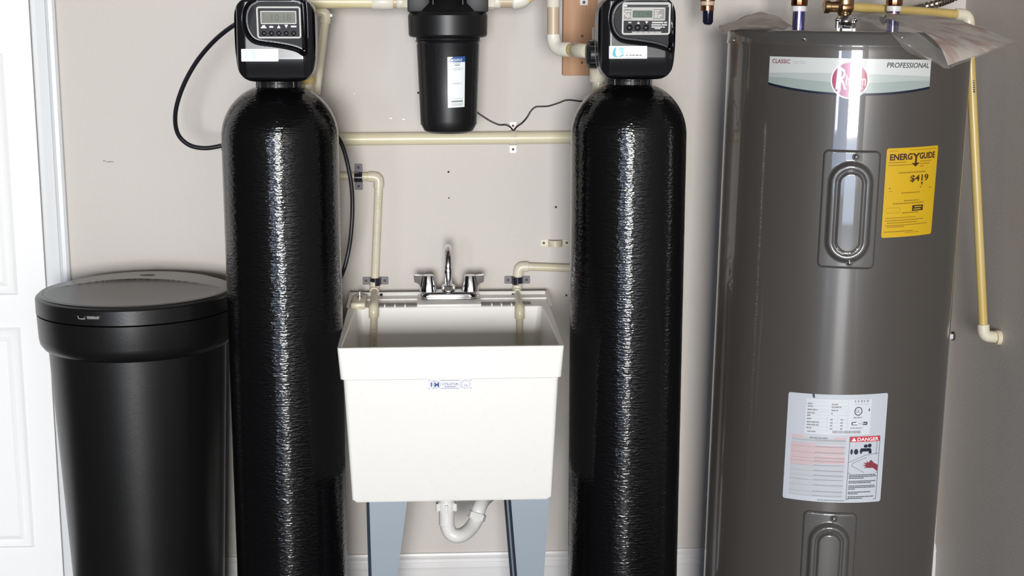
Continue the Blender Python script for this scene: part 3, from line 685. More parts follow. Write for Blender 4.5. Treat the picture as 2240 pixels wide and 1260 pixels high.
# ---------------------------------------------------------------- wall pipe at mid height with its strap
t = thing('wall_pipe', 'yellowed cream plastic pipe running level along the wall under the filter', 'pipe', tuple(L(990, 318, -.03)))
pipe(t, L(700, 305, -.022), L(1320, 300, -.022), .0165, 'pvcc', segs=28)
def strap(px, py, Y, vertical, m, mb, label, tabs, rad, wd, cat='clamp', screws='screw'):
    # vertical: tabs above and below the pipe; otherwise left and right
    p = L(px, py, Y); p.y = 0; t = thing('pipe_clamp', label, cat, (p.x, -.0005, p.z), 'strap clamps on the wall')
    def mk(u, v): return (p.x+(v if vertical else u), p.z+(u if vertical else v))
    ro = rad+.0022; n = 14; b = new(); prof = []
    yc = Y
    prof.append((-tabs, -.0030)); prof.append((-ro-.001, -.0030))
    for k in range(n+1):
        a = math.pi*k/n; prof.append((-ro*math.cos(a), yc-ro*math.sin(a)))
    prof.append((ro+.001, -.0030)); prof.append((tabs, -.0030))
    inner = [(tabs, -.0004)]+[(rad+.0004, -.0004)]+[(rad*math.cos(math.pi*k/n), yc-rad*math.sin(math.pi*k/n)) for k in range(n+1)]+[(-rad-.0004, -.0004), (-tabs, -.0004)]
    inner = list(reversed(inner)); A = []
    for s in (-wd, wd):
        A.append([[b.verts.new((mk(q[0], s)[0], q[1], mk(q[0], s)[1])) for q in pr] for pr in (prof, inner)])
    k = len(prof)
    for i in range(k-1):
        b.faces.new((A[0][0][i], A[0][0][i+1], A[1][0][i+1], A[1][0][i])); b.faces.new((A[0][1][i], A[1][1][i], A[1][1][i+1], A[0][1][i+1]))
        for s in (0, 1): b.faces.new((A[s][0][i], A[s][1][i], A[s][1][i+1], A[s][0][i+1]))
    for i in (0, k-1): b.faces.new((A[0][0][i], A[1][0][i], A[1][1][i], A[0][1][i]))
    obj('strap', b, mb, t)
    for s in (-1, 1):
        u = s*(tabs*.5+ro*.5+.002); q = mk(u, 0)
        if m != mb:
            h = (tabs-ro)*.5-.0005
            plate(t, (lambda q: (lambda x, y, e: Vector((q[0]+(y if vertical else x), -.003-e, q[1]+(x if vertical else y)))))(q), -h, -wd, h, wd, .003, -.0002, .0008, 'tab', m)
        screw(t, (q[0], -.0036, q[1]), .0033, m=screws)
    return t
strap(1123, 302, -.022, True, 'pvcw', 'pvc', 'cream strap clamp holding the level wall pipe, power cord over it', .039, .0168, .009)
for (a, c, r0) in (((1118, 1130), 0, 0),): pass

# ---------------------------------------------------------------- left sink supply
WY = -.0125
t = thing('sink_supply_pipe', 'thin cream pipe running down the wall to the left side of the sink', 'pipe', tuple(L(820, 745, -.16)), 'supply pipes of the sink')
A_, C_, D_ = L(705, 384, WY-.004), L(829, 387, WY-.004), L(819, 632, WY-.004)
pipe(t, A_, C_, .0106); elbow(t, A_, C_, D_, .0135, .029); pipe(t, C_, D_, .0106)
zl_ = .885
E_ = D_+Vector((0, 0, -.004)); Fp = Vector((L(817, 655, -.23).x, -.230, E_.z-.004)); G_ = Vector((L(816, 752, -.23).x, -.230, .70))
elbow(t, C_, E_, Fp, .0130, .024, name='elbow'); pipe(t, E_, Fp, .0095); elbow(t, E_, Fp, G_, .0125, .026); pipe(t, Fp, G_, .0088)
def printmarks(parent, a, c, r, n, m='inkg', s=.0024):
    a, c = Vector(a), Vector(c); f = new()
    for k in range(n):
        q = a.lerp(c, (k+.5)/n); d = (c-a).normalized(); w_ = random.uniform(.0016, .0042)
        side = Vector((1, 0, 0)) if abs(d.x) < .5 else Vector((0, 0, 1))
        nn = Vector((0, -1, 0)); o = q+nn*(r+.0003)
        vs = [f.verts.new(o+side*sx*s*.5+d*sy*w_*.5) for sx, sy in ((-1, -1), (1, -1), (1, 1), (-1, 1))]; f.faces.new(vs)
    obj('pipe_print', f, m, parent, 0, kind='stuff')
printmarks(t, C_.lerp(D_, .14), C_.lerp(D_, .86), .0106, 34, 'inkl'); printmarks(t, Fp+Vector((0, 0, -.04)), Fp+Vector((0, 0, -.13)), .0088, 9, 'inkg', .002)
strap(784, 388, WY-.004, True, 'steel', 'band', 'grey metal strap clamp at the top of the left supply pipe', .033, .0108, .0105)
strap(821, 616, WY-.004, False, 'steel', 'band', 'grey metal strap clamp on the left supply pipe just above the sink', .033, .0108, .0105)
# right sink supply
t = thing('sink_supply_pipe', 'thin cream pipe bending down from the right tank to the sink', 'pipe', tuple(L(1137, 745, -.16)), 'supply pipes of the sink')
A_, C_, D_ = L(1290, 588, WY-.004), L(1135, 583, WY-.004), L(1131, 634, WY-.004)
pipe(t, A_, C_, .0106); elbow(t, A_, C_, D_, .0135, .026); pipe(t, C_, D_, .0106)
E_ = D_+Vector((0, 0, -.005)); Fp = Vector((L(1137, 655, -.23).x, -.230, E_.z-.004)); G_ = Vector((L(1137, 752, -.23).x, -.230, .70))
elbow(t, C_, E_, Fp, .0130, .024); pipe(t, E_, Fp, .0095); elbow(t, E_, Fp, G_, .0125, .026); pipe(t, Fp, G_, .0088)
coupling(t, L(1132, 624, WY-.004), L(1132, 629, WY-.004), .0112, 'glue', 'glued_joint')
strap(1132, 614, WY-.004, False, 'steel', 'band', 'grey metal strap clamp on the right supply pipe just above the sink', .033, .0108, .0105)
strap(1215, 532, -.010, False, 'pvc', 'pvc', 'empty cream strap clamp on bare wall beside the right tank', .039, .0165, .0085)

# ---------------------------------------------------------------- utility sink
ty0, ty1 = -.66, -.045; zr = P(987, 759, ty0).z; sx = P(987, 759, ty0).x; HW = (1235.5-740)/2/SC(760, ty0)
zbt = P(987, 1098, ty0+.02).z; HB = (1205-768)/2/SC(1098, ty0+.02); zsk = P(987, 829, ty0).z
t = thing('utility_sink', 'white floor standing laundry sink with blue grey steel legs', 'sink', (sx, -.33, 0))
tubz = zr
b = new()
def ringv(hw, yf, yb, z, rad=.010, n=4, hwb=None):
    out = []; hwb = hwb or hw
    for (cx, cy, a0) in ((hw-rad, yf+rad, -90), (hwb-rad, yb-rad, 0), (-hwb+rad, yb-rad, 90), (-hw+rad, yf+rad, 180)):
        for k in range(n+1):
            a = math.radians(a0+90*k/n); out.append(b.verts.new((sx+cx+rad*math.cos(a), cy+rad*math.sin(a), z)))
    return out
def lerp(a, c, q): return a+(c-a)*q
def hwz(z): return lerp(HB, HW-.007, (z-zbt)/(zr-zbt))
HWB = HW+.006
yl = -.200                                   # back wall of the bowl
seq = [ringv(HB-.006, ty0+.028, -.10, zbt, .008), ringv(HB, ty0+.024, -.095, zbt+.006, .010),
       ringv(hwz(zsk)-.001, ty0+.0050, -.065, zsk-.002, .012), ringv(hwz(zsk)+.0055, ty0+.0035, -.06, zsk, .012, hwb=hwz(zsk)+.004),
       ringv(HW, ty0, ty1-.004, zr-.0015, .006, hwb=HWB), ringv(HW-.001, ty0+.001, ty1-.005, zr, .006, hwb=HWB-.001),
       ringv(HW-.007, ty0+.008, yl, zr, .010, hwb=HWB-.020), ringv(HW-.009, ty0+.010, yl-.001, zr-.003, .012, hwb=HWB-.023),
       ringv(HB-.010, ty0+.04, yl-.03, zbt+.05, .03), ringv(HB-.035, ty0+.07, yl-.06, zbt+.012, .03)]
for a, c in zip(seq, seq[1:]):
    for k in range(len(a)): b.faces.new((a[k], a[(k+1) % len(a)], c[(k+1) % len(a)], c[k]))
b.faces.new(list(reversed(seq[0]))); b.faces.new(seq[-1])
obj('tub', b, 'tub', t, 32)
# back ledge: splash lip, deck, faucet platform, painted shade of the soap recesses
X = lambda px, py, Y: P(px, py, Y).x
zlip = P(987, 639, ty1-.015).z
b = new(); xl0, xr0 = X(764, 650, -.07), X(1198, 650, -.07)
profile_x(b, [(ty1, zr-.03), (ty1, zlip-.003), (ty1-.003, zlip), (ty1-.010, zlip), (ty1-.013, zlip-.003), (ty1-.015, zr+.004), (ty1-.06, zr+.0035), (ty1-.06, zr-.02)], xl0, xr0); obj('splash_lip', b, 'tub', t)
b = new(); box(b, X(912, 668, yl), X(1053, 668, yl), yl-.002, ty1-.03, zr-.002, zr+.007, .0015, 2); obj('faucet_deck', b, 'tub', t)
for (p0, p1) in ((826, 912), (1053, 1163)):
    xa, xb = X(p0, 672, yl), X(p1, 672, yl)
    b = new(); box(b, xa, xb, yl+.012, yl+.055, zr-.001, zr+.0012, 0); obj('soap_recess_shade', b, 'inkl' if False else 'scuff_shade', t, label='thin grey strip painting the shade of a soap recess')  # flat grey strip, recess shade put into its colour
    for k in range(3):
        xx = xa+(xb-xa)*((.18, .44, .70)[k] if p0 < 1000 else (.21, .40, .60)[k]); b = new(); box(b, xx-.002, xx+.002, yl-.001, yl+.02, zr-.001, zr+.006, .0008, 1); obj('soap_rib', b, 'tub', t)
for (px, sgn) in ((764, 1), (1200, -1)):      # raised cheeks at both back corners
    b = new(); xx = X(px, 650, -.08)
    v = [(xx, ty1-.013, zlip), (xx, yl-.005, zr+.001), (xx, ty1-.013, zr+.001)]
    a = [b.verts.new(q) for q in v]; c = [b.verts.new((q[0]+sgn*.008, q[1], q[2])) for q in v]
    b.faces.new(a); b.faces.new(c)
    for k in range(3): b.faces.new((a[k], a[(k+1) % 3], c[(k+1) % 3], c[k]))
    obj('corner_cheek', b, 'tub', t)
xd = X(787, 660, -.12)
b = new(); box(b, xd-.019, xd+.019, yl-.004, ty1-.045, zr-.005, zr+.013, .005, 3); bk = obj('corner_boss', b, 'pvc', t, label='tan corner boss with a bolt in it')
b = new(); cyl(b, (xd, -.115, zr+.0125), .0075, 0, .004, 'z', 12); cyl(b, (xd, -.115, zr+.0165), .0035, 0, .009, 'z', 10, .001); obj('bolt', b, 'bright', bk)
for px in (834, 1122):
    p = L(px, 645, ty1-.0145); screw(t, (p.x, ty1-.0145, p.z), .0042, m='hole')
# front label
mp = on_plane(P(938, 850, ty0+.004)+Vector((0, -.001, 0)), (1, 0, .035), (0, -.035, 1)); q = 1/SC(840, ty0)
LW, LH = 93*q, 20*q
o_ = P(938, 850, ty0+.0085); mp = on_plane(Vector((o_.x, ty0+.0045, o_.z)), (1, 0, .0), (0, -.08, 1))
lb = plate(t, mp, 0, 0, LW, LH, .001, -.004, .0002, 'maker_label', 'white', 'small white label printed in blue')
f = Flat().ring(LH*.62, LH*.5, LH*.47, .0007).ring(LW-LH*.6, LH*.5, LH*.47, .0007)
f.rect(LH*1.3, LH*.93, LW-LH*1.3, LH*.98).rect(LH*1.3, LH*.02, LW-LH*1.3, LH*.07)
for (cx, s) in ((LH*.62, 1), (LW-LH*.6, -1)):
    f.line([(cx+s*LH*.66*math.cos(a), LH*.5+LH*.5*math.sin(a)) for a in (-.9, -.45, 0, .45, .9)], .0007)
for (x, y) in ((.001, .001), (.001, LH-.001), (LW-.001, .001), (LW-.001, LH-.001)): f.disc(x, y, .0012, 8)
f.text('UTILATUB', LW*.5, LH*.42, LH*.28, 'c', bold=.01).text('19', LW-LH*.6, LH*.22, LH*.28, 'c'); f.words(LW*.37, LW*.64, LH*.2, LH*.09, 3, 6)
f.build('lettering', 'blu2', lb, mp, .0006)
Flat().rect(LH*.62-.0012, LH*.06, LH*.62-.0002, LH*.94).poly([(LH*.24, LH*.3), (LH*.38, LH*.3), (LH*.38, LH*.75), (LH*.24, LH*.72)]).text('M', LH*.64, LH*.25, LH*.5, bold=.03).build('emblem', 'blue', lb, mp, .0006)
# legs: bent steel angles
zlg = zbt+.03
for (l0, l1, b0, b1, yy, rear) in ((808, 890, 813, 869, ty0+.03, 0), (1118, 1201, 1131, 1190, ty0+.03, 0), (808, 890, 813, 869, -.13, 1), (1118, 1201, 1131, 1190, -.13, 1)):
    yf = ty0+.03
    xa, xb = P(l0, 1100, yf).x, P(l1, 1100, yf).x
    xc, xdn = P(b0, 1258, yf).x, P(b1, 1258, yf).x; zq = P(1000, 1258, yf).z; z1 = P(1000, 1100, yf).z
    ex = lambda u, v, z: u+(v-u)*(z-z1)/(zq-z1)
    b = new(); zt_ = zlg
    top = (ex(xa, xc, zt_), ex(xb, xdn, zt_)); bot = (ex(xa, xc, 0), ex(xb, xdn, 0)); th_ = .002
    for (s0, s1, y0, y1) in ((0, 1, yy, yy+th_),):
        vs = [b.verts.new(q) for q in ((bot[0], yy, 0), (bot[1], yy, 0), (top[1], yy, zt_), (top[0], yy, zt_), (bot[0], yy+th_, 0), (bot[1], yy+th_, 0), (top[1], yy+th_, zt_), (top[0], yy+th_, zt_))]
        for f_ in ((0, 1, 2, 3), (7, 6, 5, 4), (0, 4, 5, 1), (1, 5, 6, 2), (2, 6, 7, 3), (3, 7, 4, 0)): b.faces.new([vs[i] for i in f_])
    lg = obj('leg', b, 'leg', t, 20)
    b = new(); dd = .05 if not rear else -.05; ox = -.010 if l0 < 1000 else -.007   # return flange along the left edge
    vs = [b.verts.new(q) for q in ((bot[0], yy+.001, 0), (bot[0]+ox*.9, yy+abs(dd)*.2, 0), (top[0]+ox*.75, yy+abs(dd)*.2, zt_), (top[0], yy+.001, zt_), (bot[0]+ox*.9, yy+abs(dd), 0), (top[0]+ox*.75, yy+abs(dd), zt_))]
    b.faces.new([vs[i] for i in (0, 1, 2, 3)]); b.faces.new([vs[i] for i in (1, 4, 5, 2)])
    bmesh.ops.solidify(b, geom=b.faces[:], thickness=.0015); obj('leg_flange', b, 'legd', lg, 20)
# ---------------------------------------------------------------- faucet
fy_ = -.115; zf = zr+.0085
fxc = P(982, 655, fy_).x; fs_ = SC(650, fy_)
t = thing('faucet', 'chrome two handle faucet with a gooseneck spout on the white sink', 'faucet', (fxc, fy_, zf))
b = new(); a = rr(-.077, -.026, .077, .026, .025, 8)
lo = [[b.verts.new((fxc+p[0]*s, fy_+p[1]*s, zf+h)) for p in a] for (s, h) in ((1, 0), (1.0, .006), (.97, .012), (.90, .0165), (.78, .018))]
for u, v in zip(lo, lo[1:]):
    for k in range(len(u)): b.faces.new((u[k], u[(k+1) % len(u)], v[(k+1) % len(u)], v[k]))
b.faces.new(list(reversed(lo[0]))); b.faces.new(lo[-1]); obj('base_plate', b, 'chrome', t, 50)
sxp = P(981, 640, fy_).x
b = new(); lathe(b, [(.018, zf+.016), (.0185, zf+.020), (.0185, zf+.030), (.015, zf+.034), (.011, zf+.036)], (sxp, fy_, 0), 28); obj('spout_collar', b, 'chrome', t)
ztop = P(981, 541, fy_-.06).z
riser = .0088
b = new(); lathe(b, [(.0102, zf+.034), (.0100, zf+.075), (.0088, zf+.082)], (sxp, fy_, 0), 24); obj('riser', b, 'chrome', t)
pts = [Vector((sxp, fy_, zf+.06)), Vector((sxp, fy_, ztop-.045))]
for k in range(1, 13):
    a = math.pi*k/12; pts.append(Vector((sxp-.001*k/12, fy_-.045+.045*math.cos(a), ztop-.045+.043*math.sin(a))))
pts.append(pts[-1]+Vector((0, 0, -.006)))
b = new(); sweep(b, pts, .0082, 20); obj('spout', b, 'chrome', t, 60)
e = pts[-1]; b = new(); lathe(b, [(.0088, e.z+.002), (.0094, e.z), (.0094, e.z-.010), (.0070, e.z-.011)], (e.x, e.y, 0), 24); obj('aerator', b, 'chrome', t)
for s, px in ((-1, 937), (1, 1028)):
    hx = P(px, 640, fy_).x; zh = zf+.015; ht = P(px, 601, fy_).z-zh
    b = new(); n = 36; rows = []
    for (r, h) in ((.0215, 0), (.0225, .003), (.0215, .010), (.0195, ht*.5), (.0165, ht*.85), (.0150, ht*.97), (.0120, ht), (.004, ht+.001)):
        rows.append([b.verts.new((hx+r*(1-.045*(math.cos(k*2*math.pi/n*9) > .3))*math.cos(2*math.pi*k/n), fy_+r*(1-.045*(math.cos(k*2*math.pi/n*9) > .3))*math.sin(2*math.pi*k/n), zh+h)) for k in range(n)])
    for u, v in zip(rows, rows[1:]):
        for k in range(n): b.faces.new((u[k], u[(k+1) % n], v[(k+1) % n], v[k]))
    b.faces.new(list(reversed(rows[0]))); b.faces.new(rows[-1]); hd = obj('handle', b, 'chrome', t, 25)
    b = new(); zz = zh+ht
    pr = [(.010, -.001), (.036, .0015), (.0375, -.004), (.036, -.020), (.031, -.019), (.024, -.023), (.019, -.034), (.014, -.034)]
    A = [b.verts.new((hx+s*q[0], fy_-.004, zz+q[1])) for q in pr]; B = [b.verts.new((hx+s*q[0], fy_+.006, zz+q[1])) for q in pr]
    b.faces.new(A); b.faces.new(list(reversed(B)))
    for k in range(len(pr)): b.faces.new((A[k], A[(k+1) % len(pr)], B[(k+1) % len(pr)], B[k]))
    bmesh.ops.bevel(b, geom=b.edges[:], offset=.0012, segments=2, affect='EDGES'); obj('lever', b, 'chrome', hd)
# ---------------------------------------------------------------- drain trap
ty = -.34; q = 1/SC(1130, ty)
t = thing('drain_trap', 'white plastic P-trap hanging under the middle of the sink', 'drain pipe', tuple(P(1000, 1188, ty)))
p1 = P(977, 1150, ty); p0 = Vector((p1.x, ty, zbt-.001)); 
b = new(); lathe(b, [(.026, p0.z-.0005), (.028, p0.z-.004), (.028, p0.z-.010), (.022, p0.z-.012)], (p1.x, ty, 0), 28); obj('flange', b, 'trap', t)
zn_ = P(977, 1106, ty).z
b = new(); lathe(b, [(.020, zn_-.010), (.0225, zn_-.009), (.0235, zn_+.008), (.0215, zn_+.014)], (p1.x, ty, 0), 28)
for k in range(6):
    v = box(b, -.0035, .0035, -.030, -.021, zn_-.010, zn_+.010, .001, 1); bmesh.ops.rotate(b, verts=v, cent=(0, 0, 0), matrix=Matrix.Rotation(k*math.pi/3, 3, 'Z')); bmesh.ops.translate(b, verts=v, vec=(p1.x, ty, 0))
obj('slip_nut', b, 'trap', t)
b = new(); cyl(b, (p1.x, ty, 0), .0195, P(977, 1148, ty).z, p0.z-.005, 'z', 28, .0015); obj('tailpiece', b, 'trap', t)
pc = [P(978, 1140, ty), P(979, 1152, ty), P(985, 1165, ty), P(998, 1172, ty-.002), P(1015, 1168, ty+.01), P(1030, 1155, ty+.03), P(1041, 1138, ty+.045), P(1045, 1124, ty+.05)]
b = new(); sweep(b, spline(pc, 5), .0185, 24); obj('trap_bend', b, 'trap', t, 60)
nn = P(1043, 1128, ty+.05); dirn = (P(1052, 1100, ty+.06)-nn).normalized()
b = new(); sweep(b, [nn-dirn*.010, nn-dirn*.009, nn+dirn*.006, nn+dirn*.009], lambda i: (.021, .024, .024, .021)[i], 8); obj('slip_nut', b, 'trap', t, 20)
b = new(); sweep(b, spline([nn, P(1048, 1112, ty+.055), P(1056, 1096, ty+.08), P(1068, 1085, ty+.14), P(1075, 1080, -.14), P(1075, 1080, -.003)], 6), .0185, 24); obj('trap_arm', b, 'trap', t, 60)

# ---------------------------------------------------------------- hose and power cord
pts = [P(530, 50, -.47), P(512, 55, -.44), P(470, 88, -.40), P(430, 135, -.37), P(400, 190, -.35), P(384, 245, -.33), P(388, 290, -.31), P(412, 316, -.30), P(448, 324, -.29), P(492, 317, -.28), P(560, 300, -.27), P(650, 280, -.26), P(715, 280, -.26), P(742, 305, -.27), P(757, 345, -.28), P(768, 400, -.29), P(771, 450, -.30), P(768, 510, -.31), P(760, 560, -.32), P(748, 600, -.32), P(725, 640, -.28), P(690, 690, -.28), P(650, 720, -.27)]
b = new(); sweep(b, spline(pts, 8), 4.9/SC(300, -.35), 14)
tag(obj('flexible_hose', b, 'rub', None, 60), 'black hose looping out left of the softener head and round behind its tank', 'hose')
def cord(pp, n=8): b = new(); sweep(b, spline([P(*q) for q in pp], n), .0021, 8); return b
tag(obj('power_cord', cord([(1005, 215, -.008), (1028, 233, -.006), (1044, 246, -.005), (1060, 257, -.005), (1075, 266, -.005), (1092, 273, -.006), (1105, 273, -.012), (1115, 277, -.035), (1123, 285, -.0445), (1131, 277, -.035), (1142, 269, -.012), (1152, 258, -.006), (1162, 242, -.005), (1172, 234, -.005), (1185, 233, -.005), (1200, 232, -.005), (1220, 226, -.005), (1240, 219, -.005), (1265, 221, -.005), (1300, 226, -.005), (1320, 260, -.01)]), 'rub', None, 60), 'thin black cord sagging along the wall from the filter to the right tank', 'cord')

# ---------------------------------------------------------------- water heater
HR = .276; hy = -.45; LEAN = math.radians(1.05)
ctop = P(1851, 150, hy)
hx = ctop.x-math.sin(LEAN)*ctop.z; HX = hx
t = thing('water_heater', 'tall grey electric water heater standing in the right corner', 'water heater', (hx, hy, 0)); HT = t
t.rotation_euler = (0, LEAN, 0)
RM = Matrix.Rotation(LEAN, 3, 'Y'); HB_ = Vector((hx, hy, 0))
def hhit(px, py, R_=HR):                     # photo pixel -> (angle, height) on the upright jacket
    o = RM.inverted() @ (CAM-HB_); d = RM.inverted() @ (P(px, py, 0)-CAM).normalized()
    a = d.x**2+d.y**2; bq = o.x*d.x+o.y*d.y; c = o.x**2+o.y**2-R_*R_; D = bq*bq-a*c
    if D < 0: D = 0
    k = (-bq-math.sqrt(D))/a; p = o+d*k; return math.atan2(p.x, -p.y), p.z
ztp = hhit(1850, 68)[1]; zsm = hhit(1850, 95)[1]
b = new(); lathe(b, [(HR-.01, .012), (HR, .016), (HR, .03), (HR, .3), (HR, .8), (HR, zsm-.02), (HR, zsm-.004), (HR-.001, zsm)], (hx, hy, 0), 200); obj('jacket', b, 'heat', t, 40)
b = new(); lathe(b, [(HR-.012, 0), (HR-.012, .013)], (hx, hy, 0), 64); obj('base_ring', b, 'blkm', t)
b = new(); lathe(b, [(HR+.0005, zsm-.006), (HR+.0028, zsm-.006), (HR+.0028, zsm-.001), (HR+.0015, zsm+.002), (HR+.0015, ztp-.008), (HR-.002, ztp-.002), (HR-.007, ztp), (HR-.02, ztp-.004), (.05, ztp-.002), (.01, ztp-.002)], (hx, hy, 0), 200, cap0=False); top = obj('top_cap', b, 'heatp', t, 40)
for (px, py) in ((1607, 88), (1760, 85), (1972, 82)):
    a, z = hhit(px, py); p = Vector((hx+(HR+.0015)*math.sin(a), hy-(HR+.0015)*math.cos(a), z)); b = new()
    bmesh.ops.create_uvsphere(b, u_segments=12, v_segments=8, radius=.0045); bmesh.ops.translate(b, vec=p, verts=b.verts); obj('cap_screw', b, 'bright', t)
# brand band
th0, z0 = hhit(1681.5, 181); th1, z1 = hhit(2033, 184); _, z2 = hhit(1684, 123)
LW = HR*(th1-th0); LH = z2-z0; mp = on_cyl(hx, hy, HR, th0, z0)
dip = lambda x: -.017*(1-((x-LW*.5)/(LW*.5))**2)
def strip(f, lo, hi, n=64, x0=0, x1=None):
    x1 = LW if x1 is None else x1
    for k in range(n):
        a, c = x0+(x1-x0)*k/n, x0+(x1-x0)*(k+1)/n; f.poly([(a, lo(a)), (c, lo(c)), (c, hi(c)), (a, hi(a))])
    return f
arch = lambda h, k: (lambda x: h+k*(1-((x-LW*.5)/(LW*.5))**2))
bd = strip(Flat(), dip, lambda x: LH).build('brand_band', 'band1', t, mp, .0006, 0, 'silver band with a red round emblem')
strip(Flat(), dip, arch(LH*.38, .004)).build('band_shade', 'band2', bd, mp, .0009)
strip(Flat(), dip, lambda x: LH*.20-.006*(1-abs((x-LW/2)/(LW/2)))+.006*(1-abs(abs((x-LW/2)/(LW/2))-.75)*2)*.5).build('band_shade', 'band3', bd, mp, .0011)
strip(Flat(), lambda x: dip(x)-.004, lambda x: dip(x)+.001).build('band_edge', 'navy', bd, mp, .0013)
f = Flat().text('CLASSIC', LW*.022, LH*.755, LH*.155, bold=.012); f.build('lettering', 'maroon', bd, mp, .0012, .01)
Flat().text('series', LW*.165, LH*.755, LH*.155).build('lettering', 'inkl', bd, mp, .0012, .01)
Flat().text('PROFESSIONAL', LW*.985, LH*.70, LH*.19, 'r', shear=.2, bold=.008, wscale=.98).build('lettering', 'ink', bd, mp, .0012, .01)
ca, cz = hhit(1859, 175); dx = HR*(ca-th0); dz = cz-z0; rd = 41.5/SC(175, hy-HR)
em = Flat().disc(dx, dz, rd, 48).build('emblem', 'gwhite', bd, mp, .0015, .006, 'round magenta emblem with white letters')
# placed one level up so that its print stays inside the depth limit
Flat().disc(dx, dz, rd*.93, 48).build('emblem_disc', 'magenta', bd, mp, .0017, .006)
f = Flat().text('R', dx-rd*.72, dz-rd*.52, rd*1.22, bold=-.005, wscale=.66, shear=.08); _w = text2d('heem', rd*.60, bold=.005)[2]; f.text('heem', dx-rd*.20, dz-rd*.28, rd*.60, wscale=rd*1.03/_w, bold=.005); f.disc(dx+rd*.62, dz-rd*.42, rd*.05, 10)
f.build('lettering', 'gwhite', bd, mp, .0019, .008)
# access panels
def access(px0, py0, px1, py1, bottomz=None, lines=True, label=None):
    th0, zt_ = hhit(px0, py0); th1, _ = hhit(px1, py0); zb_ = hhit((px0+px1)/2-6, py1)[1] if bottomz is None else bottomz
    W, H = HR*(th1-th0), zt_-zb_; mp = on_cyl(hx, hy, HR, th0, zb_); b = new()
    def hgt(x, y):
        rc_ = .012; ex = max(rc_-x, x-(W-rc_), 0); ey = max(rc_-y, y-(H-rc_), 0); de = rc_-math.hypot(ex, ey)
        base = .0045*sm(de/.004)
        cy0, cy1 = W*.50, H-W*.50-.010; yy = min(max(y, cy0), cy1); d = math.hypot(x-W*.5, y-yy)
        r1, r2 = W*.39, W*.215
        return base+.010*sm((r1-d)/.010)+.0045*sm((r2-d)/.005)-.004*sm((r2*1.25-d)/.006)*(1-sm((r2-d)/.004))
    n, m = 72, 130
    def fn(i, j):
        x, y = i*W, j*H; rc_ = .012                   # squeeze the grid into rounded corners
        if y < rc_: ins = rc_-math.sqrt(max(0, rc_**2-(rc_-y)**2))
        elif y > H-rc_: ins = rc_-math.sqrt(max(0, rc_**2-(y-H+rc_)**2))
        else: ins = 0
        x = ins+(W-2*ins)*i; return mp(x, y, hgt(x, y)+.0003)
    grid(b, n, m, fn); p = obj('access_panel', b, 'heatp', t, 70, label, keep=True)
    for yy in (H-.014, .014):
        q = mp(W*.56, yy, .005); s = new(); bmesh.ops.create_uvsphere(s, u_segments=14, v_segments=8, radius=.0052); bmesh.ops.translate(s, vec=q, verts=s.verts); obj('panel_screw', s, 'chrome', p)
        s = new(); lathe(s, [(.0085, 0), (.0085, -.001)], (0, 0, 0), 20, 'y'); 
        aa = th0+W*.56/HR
        bmesh.ops.rotate(s, verts=s.verts, cent=(0, 0, 0), matrix=Matrix.Rotation(aa, 3, 'Z')); bmesh.ops.translate(s, verts=s.verts, vec=mp(W*.56, yy, .0048)); obj('screw_recess', s, 'blkm', p)
    if lines:
        f = Flat(); y = H*.385
        for (a, c) in ((.34, .64), (.44, .62), (.35, .65), (.44, .60), (.40, .63), (.34, .66), (.34, .67), (.46, .56)):
            f.words(W*a, W*c, y, .0028, 3, 6); y -= .0092
        f.build('embossed_print', 'frame', p, mp, .0158, 0)
    return p
access(1801.5, 326, 1928, 588, label='upper rounded access cover with pale embossed lines')
access(1758, 1114, 1876, 0, bottomz=.12, lines=False, label='lower rounded access cover')
# yellow guide label
def quadlabel(c, name, m, label):            # c = four photo pixels: tl, tr, br, bl
    q = [hhit(*p) for p in c]
    def mpq(x, y, e):                        # x, y in 0..1 ; y up
        a = (q[3][0]*(1-x)+q[2][0]*x)*(1-y)+(q[0][0]*(1-x)+q[1][0]*x)*y
        z = (q[3][1]*(1-x)+q[2][1]*x)*(1-y)+(q[0][1]*(1-x)+q[1][1]*x)*y
        return Vector((hx+(HR+e)*math.sin(a), hy-(HR+e)*math.cos(a), z))
    return mpq, name
mq, _ = quadlabel(((1940, 325), (2052, 317.5), (2036, 511), (1927, 520.5)), '', '', '')
yl_ = Flat().rrect(0, 0, 1, 1, .03, 3).build('energy_label', 'yellow', t, mq, .0007, .05, 'yellow energy rating label')
f = Flat().text('ENERGY', .06, .875, .068, wscale=1.0, bold=.03); 
vs, fs2, wd = text2d('ENERGY', .068, bold=.03); 
f = Flat(); 
def fit(f, s, x0, x1, y, h, **k):
    v, _, wdt = text2d(s, h, **k); return f.text(s, x0, y, h, wscale=(x1-x0)/wdt, **k)
fit(f, 'ENERG', .06, .46, .868, .068, bold=.035); fit(f, 'GUIDE', .60, .93, .868, .068, bold=.035); fit(f, 'Y', .45, .615, .86, .075, bold=.035)
f.rect(.515, .80, .55, .90).poly([(.45, .825), (.53, .785), (.615, .825), (.53, .815)]).poly([(.46, .825), (.61, .825), (.535, .783)])
fit(f, '$419', .45, .82, .62, .07, bold=.02); f.poly([(.665, .605), (.71, .605), (.69, .565)]); f.rect(.08, .548, .68, .557); f.rect(.53, .285, .75, .35)
f.build('lettering', 'brown', yl_, mq, .0012)
f = Flat()
